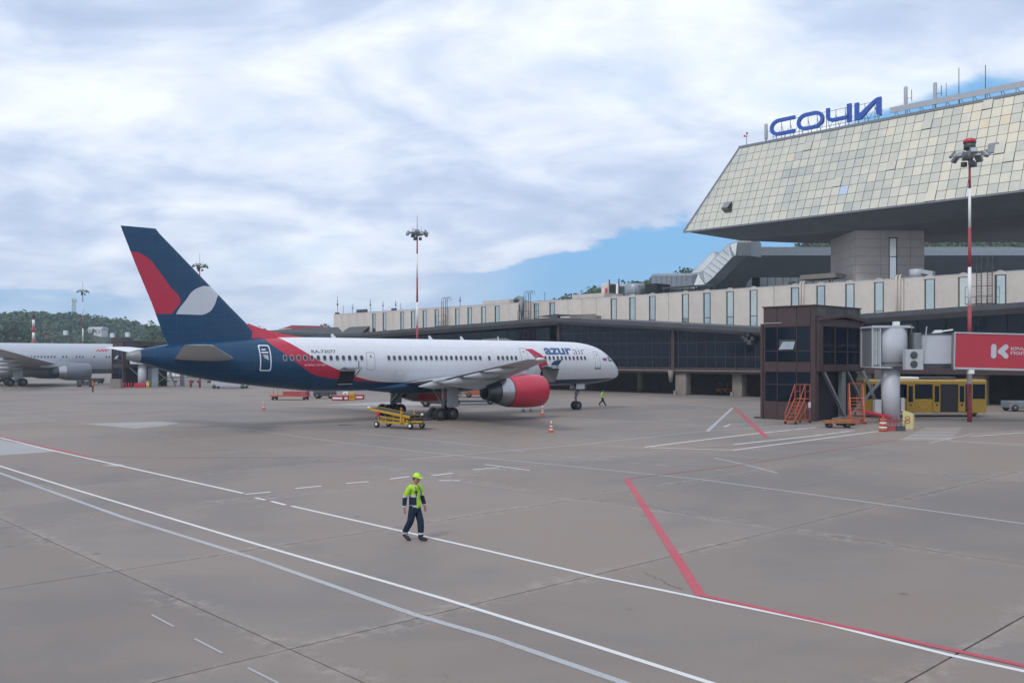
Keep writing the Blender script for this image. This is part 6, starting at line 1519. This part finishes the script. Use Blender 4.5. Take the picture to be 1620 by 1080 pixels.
def mobile_stairs():
    g = G(716, 640); t = thing('mobile_stairs', 'grey metal mobile stairs seen behind the near main landing gear', 'stairs', (g.x, g.y, 0), R(8))
    n = 11; L = 3.4; h = 2.6
    for k in range(n): b = MB(); b.box((L*k/n, 0, h*(k+1)/n-.04+.3), (L*k/n+.28, 1.3, h*(k+1)/n+.3)); b.build('step', M['steel'], t)
    b = MB(); b.bar((0, 0, .3), (L, 0, h+.3), .06, .16); b.bar((0, 1.3, .3), (L, 1.3, h+.3), .06, .16); b.box((L, 0, h+.2), (L+1.2, 1.3, h+.3)); b.bar((L, .05, .3), (L, .05, h+.2), .09); b.bar((L, 1.25, .3), (L, 1.25, h+.2), .09); b.build('frame', M['mgrey'], t)
    b = MB(); b.bar((0, 0, 1.2), (L, 0, h+1.2), .05); b.bar((0, 1.3, 1.2), (L, 1.3, h+1.2), .05); b.build('handrail', M['grey'], t)
    b = MB(); b.box((-.1, -.05, .25), (L+1.2, 1.35, .42)); b.build('chassis', M['dgrey'], t)
    for x in (.5, L+.6):
        for y in (0, 1.3): wheel_part(t, x, y, .28, .28, .18)
mobile_stairs()
g = G(736, 628); t = tug('service_truck', 'small truck with an orange box body behind the near red engine', 'truck', (g.x, g.y, 0), R(0), 'orange', 'dgrey', 3.2, 1.9, 1.3, False)
b = MB(); b.box((-1.3, -.9, .4), (-.05, .9, 1.7)); o = b.build('cab', M['dgrey'], t); b = MB(); b.box((-1.2, -.93, 1.0), (-.3, -.905, 1.55)); b.build('window', M['dglass'], o)
g = G(667, 643); t = tug('ground_power_unit', 'dark wheeled power unit standing behind the near main landing gear', 'power unit', (g.x, g.y, 0), R(-4), 'dgrey', 'dgrey', 3.0, 1.3, .95, False)
g = G(1134, 623.5); t = tug('belt_tractor', 'red tractor with rails parked in the dark undercroft left of the brown building', 'tractor', (g.x, g.y, 0), R(0), 'orange', 'dred', 1.9, 1.3, .85, False)
b = MB(); [b.bar((x, -.6, .85), (x, -.6, 1.5), .05) for x in (.05, .5, 1.3, 1.85)]; b.bar((.05, -.6, 1.5), (.5, -.6, 1.5), .05); b.bar((1.3, -.6, 1.5), (1.85, -.6, 1.5), .05); b.build('rail', M['orange'], t)
g = G(1158, 622); tug('baggage_tractor', 'dark tractor in the shade of the undercroft beside the red tractor', 'tractor', (g.x, g.y+1.2, 0), R(0), 'dred', 'dgrey', 3.6, 1.6, 1.1, True)
g = G(1590, 650); tug('baggage_tractor', 'grey baggage tractor under the concourse at the right edge, beyond the bus', 'tractor', (g.x, g.y, 0), R(0), 'mgrey', 'dgrey', 4.0, 1.6, .95, False)
# things near the far stand at the left
g = G(122, 612); t = dolly('luggage_trolley', 'dark luggage trolley stacked with crates under the widebody engine', (g.x, g.y, 0), R(5), 2.6, 1.2, 'dgrey', .5)
b = MB(); b.box((.1, -.5, .5), (1.0, .5, 1.2)); b.box((1.1, -.4, .5), (2.2, .4, 1.0)); b.build('crate', M['dgrey'], t)
g = G(142, 606); tug('baggage_tractor', 'dark tractor in front of the widebody airliner nose', 'tractor', (g.x, g.y, 0), R(0), 'dgrey', 'mgrey', 2.6, 1.4, 1.0, False)
for k, (px, lab) in enumerate(((258, 'leftmost low baggage trolley in the row beneath the tail cone'), (285, 'middle low baggage trolley in the row beneath the tail'), (312, 'rightmost low baggage trolley in the row, next to the red hydrant'))):
    g = G(px, 605.5); dolly('baggage_trolley', lab, (g.x, g.y, 0), 0, 2.7, 1.4, 'mgrey', .55, 'row of low baggage trolleys')
g = G(302, 612); t = thing('fire_hydrant', 'stout red hydrant post below the navy rear fuselage', 'hydrant', (g.x, g.y, 0)); b = MB(); b.tube([(0, 0, 0), (0, 0, 1.1), (0, 0, 1.25)], [.22, .22, .1], 12); b.build('body', M['dred'], t); b = MB(); b.tube([(-.35, 0, .8), (.35, 0, .8)], .1, 8); b.build('outlet', M['dred'], t)
g = G(337, 614); t = tug('fuel_truck', 'truck showing only its dark wheels below the navy rear fuselage', 'truck', (g.x, g.y, 0), R(0), 'grey', 'letter', 5.6, 2.2, 1.7, True)
for k in range(5):
    g = G(191+k*4.2, 613); t = thing('safety_cone', ['leftmost', 'second', 'third', 'fourth', 'fifth'][k] + ' of five small red posts beside the far boarding column', 'cone', (g.x, g.y, 0), 0, 'small red posts at the far stand')
    b = MB(); b.tube([(0, 0, 0), (0, 0, .85)], [.13, .05], 8); b.build('post', M['red'], t); b = MB(); b.box((-.18, -.18, 0), (.18, .18, .05)); b.build('base', M['red'], t)
g = G(206, 613); t = thing('barrier_block', 'long red block at the foot of the far boarding column', 'barrier', (g.x+.6, g.y, 0)); b = MB(); b.box((0, 0, 0), (1.9, .5, .75)); bevel(b.build('block', M['red'], t), .05, 1); b = MB(); b.box((.2, -.012, .3), (1.7, 0, .45)); b.build('stripe', M['dred'], t)
g = G(231, 613); t = thing('bollard_box', 'small yellow box right of the far boarding column', 'box', (g.x, g.y, 0)); b = MB(); b.box((0, 0, 0), (.5, .5, 1.1)); bevel(b.build('box', M['yellow'], t), .05, 1); b = MB(); b.box((.05, -.012, .5), (.45, 0, .7)); b.build('label_plate', M['letter'], t)
g = G(174, 614); t = thing('equipment_cabinet', 'tall beige cabinet at the left foot of the far boarding building', 'cabinet', (g.x, g.y, 0)); b = MB(); b.box((0, 0, 0), (1.7, .8, 1.5)); b.build('body', M['concrete'], t); b = MB(); b.box((.1, -.02, .1), (.82, 0, 1.4)); b.box((.88, -.02, .1), (1.6, 0, 1.4)); b.build('door', M['concrete'], t)
t = thing('perimeter_fence', 'low pale fence across the grass far behind the tail of the airliner', 'fence', (P(250, 597, 235).x, 235, 0))
for k in range(12): b = MB(); b.box((k*1.5, -.04, .3), (k*1.5+1.38, .04, 1.3)); b.build('fence_panel', M['letter'], t)
for k in range(13): b = MB(); b.box((k*1.5-.08, -.08, 0), (k*1.5+.0, .08, 1.5)); b.build('post', M['mgrey'], t)

# ------------------------------------------------------------------ people
def skin(name, verts, edges, m, parent, sub=2):
    me = bpy.data.meshes.new(name); me.from_pydata([v[0] for v in verts], edges, []); o = bpy.data.objects.new(name, me); C.objects.link(o)
    md = o.modifiers.new('Skin', 'SKIN'); md.use_smooth_shade = True
    if not me.skin_vertices: return o
    for i, v in enumerate(verts):
        r = v[1]; me.skin_vertices[0].data[i].radius = r if isinstance(r, tuple) else (r, r)
    me.skin_vertices[0].data[0].use_root = True
    ss = o.modifiers.new('Subdivision', 'SUBSURF'); ss.levels = sub; ss.render_levels = sub
    dg = bpy.context.evaluated_depsgraph_get(); dg.update(); m2 = bpy.data.meshes.new_from_object(o.evaluated_get(dg)); bpy.data.objects.remove(o)
    m2.name = name; m2.materials.clear(); m2.materials.append(m)
    for p in m2.polygons: p.use_smooth = True
    return link(name, m2, parent)
def clothing_mat(name, kind):
    m, nt, b, (x, y, z), ob = paint_shader(name, .8); b.inputs['Coat Weight'].default_value = 0
    LIME = (.42, .72, .03); NV = (.012, .022, .05); SIL = (.55, .57, .6)
    def band(a, c): return AND(nt, GT(nt, z, a), GT(nt, c, z))
    if kind == 'jacket':
        front = AND(nt, GT(nt, x, .02), GT(nt, .10, mth(nt, 'ABSOLUTE', mth(nt, 'SUBTRACT', y, .04))))
        upper = GT(nt, z, 1.20)
        c = mixc(nt, mth(nt, 'MAXIMUM', upper, front), NV, LIME)
        c = mixc(nt, AND(nt, band(1.17, 1.22), mth(nt, 'SUBTRACT', 1.0, mth(nt, 'MULTIPLY', front, .6))), c, SIL)
        c = mixc(nt, AND(nt, band(.905, .955), mth(nt, 'SUBTRACT', 1.0, front)), c, SIL)
        c = mixc(nt, GT(nt, z, 1.50), c, NV)
        c = mixc(nt, AND(nt, GT(nt, x, .05), GT(nt, .016, mth(nt, 'ABSOLUTE', mth(nt, 'SUBTRACT', mth(nt, 'ABSOLUTE', y), .10))), GT(nt, z, 1.225)), c, SIL)
    elif kind == 'trousers':
        c = mixc(nt, band(.165, .215), NV, SIL)
    else:
        c = mixc(nt, band(1.0, 1.05), LIME, SIL)
    n = noise(nt, ob, 9, 5, .6); c = mixc(nt, mth(nt, 'MULTIPLY', sstep(nt, n, .45, .7), .35), c, (.0, .01, .02))
    nt.links.new(c, b.inputs['Base Color'])
    bp = N(nt, 'ShaderNodeBump'); bp.inputs['Strength'].default_value = .8; bp.inputs['Distance'].default_value = .02; nt.links.new(n, bp.inputs['Height']); nt.links.new(bp.outputs[0], b.inputs['Normal'])
    return m
M['skin'] = mat('weathered_skin', (.42, .21, .15), .6, var=.08); M['hair'] = mat('dark_hair', (.03, .025, .02), .8)
M['jacket'] = clothing_mat('worker_jacket', 'jacket'); M['trousers'] = clothing_mat('worker_trousers', 'trousers'); M['vest'] = clothing_mat('safety_vest', 'vest')
M['lime'] = mat('lime_cap', (.45, .78, .04), .7, var=.05); M['shoe'] = mat('black_shoe', (.012, .012, .014), .6)
def person(label, loc, rz, s=1.0, full=True, jacket='jacket', trousers='trousers', cap='lime', back=(-.25, -.10), fore=(.12, .11)):
    t = thing('person', label, 'person', loc, rz); t.scale = (s, s, s)
    # facing +x; +y is his left
    R_h, L_h = Vector((-.0, -.095, .93)), Vector((.01, .095, .93))
    Rk, Lk = Vector((-.04, -.11, .52)), Vector((.12, .105, .50)); Ra, La = Vector((back[0], back[1], .165)), Vector((fore[0], fore[1], .09))
    Rw, Lw = Vector((-.10, -.29, .90)), Vector((.12, .27, .91)); Re, Le = Vector((-.10, -.27, 1.16)), Vector((-.02, .29, 1.16)); Rs, Ls = Vector((-.01, -.185, 1.43)), Vector((.0, .185, 1.43))
    v = [((0, 0, .97), .07), ((.0, 0, 1.15), .08), ((.0, 0, 1.36), .09), ((.015, 0, 1.47), (.07, .07)), ((.04, 0, 1.54), (.052, .055)), ((.075, 0, 1.60), (.075, .085)), ((.085, 0, 1.67), (.078, .095)), ((.085, 0, 1.74), (.06, .07)),
         (Rs, .06), (Re, .045), (Rw, .032), (Ls, .06), (Le, .045), (Lw, .032), (R_h, .06), (Rk, .06), (Ra, .04), (L_h, .06), (Lk, .06), (La, .04), (Ra+Vector((.09, 0, -.10)), .035), (La+Vector((.13, .01, -.045)), .035),
         (Vector((.175, 0, 1.63)), .014), (Vector((.06, -.088, 1.64)), .016), (Vector((.06, .088, 1.64)), .016)]
    e = [(0, 1), (1, 2), (2, 3), (3, 4), (4, 5), (5, 6), (6, 7), (2, 8), (8, 9), (9, 10), (2, 11), (11, 12), (12, 13), (0, 14), (14, 15), (15, 16), (0, 17), (17, 18), (18, 19), (16, 20), (19, 21), (5, 22), (5, 23), (5, 24)]
    # palms and five unequal fingers each
    for w0, wi, sgn in ((Rw, 10, 1), (Lw, 13, -1)):
        d = Vector((.18, 0, -1)).normalized(); palm = w0 + d*.085; v.append((palm, (.022, .036))); pi = len(v)-1; e.append((wi, pi))
        for k, (off, L) in enumerate(((-.03, .062), (-.01, .075), (.011, .07), (.030, .055))):
            a = palm + Vector((off, 0, -.02)); m1 = a + d*L*.55 + Vector((0, sgn*.006, 0)); m2 = m1 + Vector((.012, sgn*.022, -1)).normalized()*L*.45
            v += [(a, .009), (m1, .008), (m2, .006)]; n = len(v); e += [(pi, n-3), (n-3, n-2), (n-2, n-1)]
        a = palm + Vector((.035, sgn*.004, .03)); m1 = a + Vector((.022, sgn*.006, -.03)); v += [(a, .010), (m1, .008)]; n = len(v); e += [(pi, n-2), (n-2, n-1)]
    body = skin('body', v, e, M['skin'], t, 2)
    jv = [((0, 0, .84), .15), ((0, 0, .93), .162), ((.0, 0, 1.12), .155), ((.0, 0, 1.30), .16), ((.0, 0, 1.41), .145), ((.015, 0, 1.49), (.075, .08)), (Rs, .078), (Re, .066), (Rw+Vector((0, 0, -.02)), .055), (Ls, .078), (Le, .066), (Lw+Vector((0, 0, -.02)), .055)]
    skin('jacket', jv, [(0, 1), (1, 2), (2, 3), (3, 4), (4, 5), (4, 6), (6, 7), (7, 8), (4, 9), (9, 10), (10, 11)], M[jacket], t, 2)
    tv = [((0, 0, 1.06), .11), ((0, 0, .93), .13), (R_h+Vector((0, 0, -.14)), .112), (Rk, .098), (Ra+Vector((-.01, 0, .06)), .085), (Ra+Vector((.0, 0, -.06)), .078), (L_h+Vector((0, 0, -.14)), .112), (Lk, .098), (La+Vector((0, 0, .12)), .09), (La+Vector((0.01, 0, -.01)), .08)]
    skin('trousers', tv, [(0, 1), (1, 2), (2, 3), (3, 4), (4, 5), (1, 6), (6, 7), (7, 8), (8, 9)], M[trousers], t, 2)
    for a, pitch in ((Ra, .6), (La, 0)):
        f = Vector((math.cos(pitch), 0, -math.sin(pitch)))
        skin('shoe', [(a+Vector((-.02, 0, .07)), .062), (a+Vector((-.04, 0, -.03)), .062), (a+f*.09+Vector((0, 0, -.035)), (.062, .05)), (a+f*.22+Vector((0, 0, -.045)), (.058, .04))], [(0, 1), (1, 2), (2, 3)], M['shoe'], t, 1)
    if cap:
        b = MB(); n = 20; rings = []
        for q in range(7):
            u = q/6*math.pi/2*.98; rings.append([Vector((.078+math.cos(2*math.pi*k/n)*.112*math.cos(u), math.sin(2*math.pi*k/n)*.096*math.cos(u), 1.685+.125*math.sin(u))) for k in range(n)])
        b.loft(rings, True, True); b.loft([[Vector((.13, y, 1.69)) for y in (-.08, -.03, .03, .08)] + [Vector((.13, y, 1.70)) for y in (.08, .03, -.03, -.08)], [Vector((x, y, 1.665)) for x, y in ((.235, -.06), (.262, -.025), (.262, .025), (.235, .06))] + [Vector((x, y, 1.675)) for x, y in ((.235, .06), (.262, .025), (.262, -.025), (.235, -.06))]], True, False); b.build('cap', M[cap], t)
    b = MB(); n = 14; b.loft([[Vector((.055+math.cos(2*math.pi*k/n)*(.098), math.sin(2*math.pi*k/n)*.088, z)) for k in range(n)] for z in (1.615, 1.70)], True, True)
    o = b.build('hair', M['hair'], t); 
    for vv in o.data.vertices:
        if vv.co.x > .08: vv.co.x = .08
    if full:
        b = MB()
        for sy in (-.035, .035): b.box((.158, sy-.013, 1.652), (.168, sy+.013, 1.66))
        b.box((.158, -.022, 1.588), (.166, .022, 1.595)); b.build('face_detail', M['hair'], t)
        b = MB(); b.tube([(.13, -.10, 1.45), (.155, -.11, 1.36), (.16, -.105, 1.30)], .008, 5); b.box((.145, -.135, 1.28), (.185, -.08, 1.345)); b.box((.15, -.115, 1.20), (.17, -.095, 1.28)); b.build('radio', M['black'], t)
        b = MB(); b.tube([(.11, .02, 1.47), (.16, .05, 1.36), (.165, .09, 1.22), (.15, .13, 1.14)], .009, 5); b.build('lanyard', M['black'], t)
    return t
g = G(656, 854.5); person('airport worker in lime cap and lime and navy jacket walking near the white line', (g.x, g.y, 0), R(-38), 1.0)
M['darkcloth'] = mat('dark_trousers', (.015, .016, .02), .8)
g = G(953, 641.5); person('person in a lime vest and dark trousers walking right of the nose wheel', (g.x, g.y, 0), R(-10), .90, False, 'vest', 'darkcloth', None, (-.35, -.10), (.3, .1))
M['ovest'] = mat('orange_overalls', (.5, .10, .04), .8)
g = G(147, 620); person('person in orange and dark work clothes standing before the far boarding building', (g.x, g.y, 0), R(-120), .97, False, 'ovest', 'darkcloth', None, (-.05, -.1), (.05, .1))

# ribbed canopy showing over the airliner's back, and small fittings under the engine
t = thing('ribbed_canopy', 'low curved grey canopy showing just above the back of the airliner', 'canopy', P(762, 545, 108).xy.to_3d())
b = MB(); z0 = 5.6; prof_ = [(0, 1.5), (1.6, 1.62), (2.9, 1.6), (4.0, 1.25), (4.7, .8)]
b.loft([[Vector((x, 0, z0)), Vector((x, 0, z0+h)), Vector((x, 3, z0+h)), Vector((x, 3, z0))] for x, h in prof_], True, False); b.build('cover', M['mgrey'], t)
b = MB(); [b.box((q*.22, -.05, z0), (q*.22+.05, 0, z0+interp(prof_, q*.22))) for q in range(21)]; tag(b.build('rib', M['grey'], t), kind='stuff')
for x in (.2, 4.4): b = MB(); b.tube([(x, 1.5, 0), (x, 1.5, z0)], .15, 10); b.build('post', M['mgrey'], t)
b = MB(); b.bar((2.2, -.1, z0+.3), (1.9, -.1, z0+1.8), .12); b.build('mast', M['letter'], t)
for k, (px, lab) in enumerate(((828, 'small grey wheel chock below the rear of the red engine cowl'), (839, 'second small wheel chock below the middle of the red engine cowl'))):
    g = G(px, 651); t = thing('wheel_chock', lab, 'chock', (g.x, g.y, 0), .3*k, 'chocks under the near engine')
    b = MB(); b.prism([(-.25, 0), (.25, 0), (.05, .24), (-.05, .24)], -.12, .12, Matrix.Rotation(R(90), 4, 'X')); b.build('wedge', M['mgrey'], t)
    b = MB(); b.bar((0, 0, .24), (.1, 0, .5), .04); b.build('handle', M['orange'], t)

# ------------------------------------------------------------------ air: faint haze that fades the far hills
def haze():
    b = MB(); b.box((-1150, -120, -1.2), (1150, 1450, 90)); o = b.build('haze', bpy.data.materials.new('haze_air'), None)
    m = o.data.materials[0]; m.use_nodes = True; nt = m.node_tree; nt.nodes.clear()
    out = N(nt, 'ShaderNodeOutputMaterial'); v = N(nt, 'ShaderNodeVolumePrincipled'); v.inputs['Density'].default_value = .00036
    v.inputs['Color'].default_value = (.70, .86, 1.0, 1); v.inputs['Anisotropy'].default_value = .1; nt.links.new(v.outputs[0], out.inputs['Volume'])
    tag(o, kind='stuff')
haze()
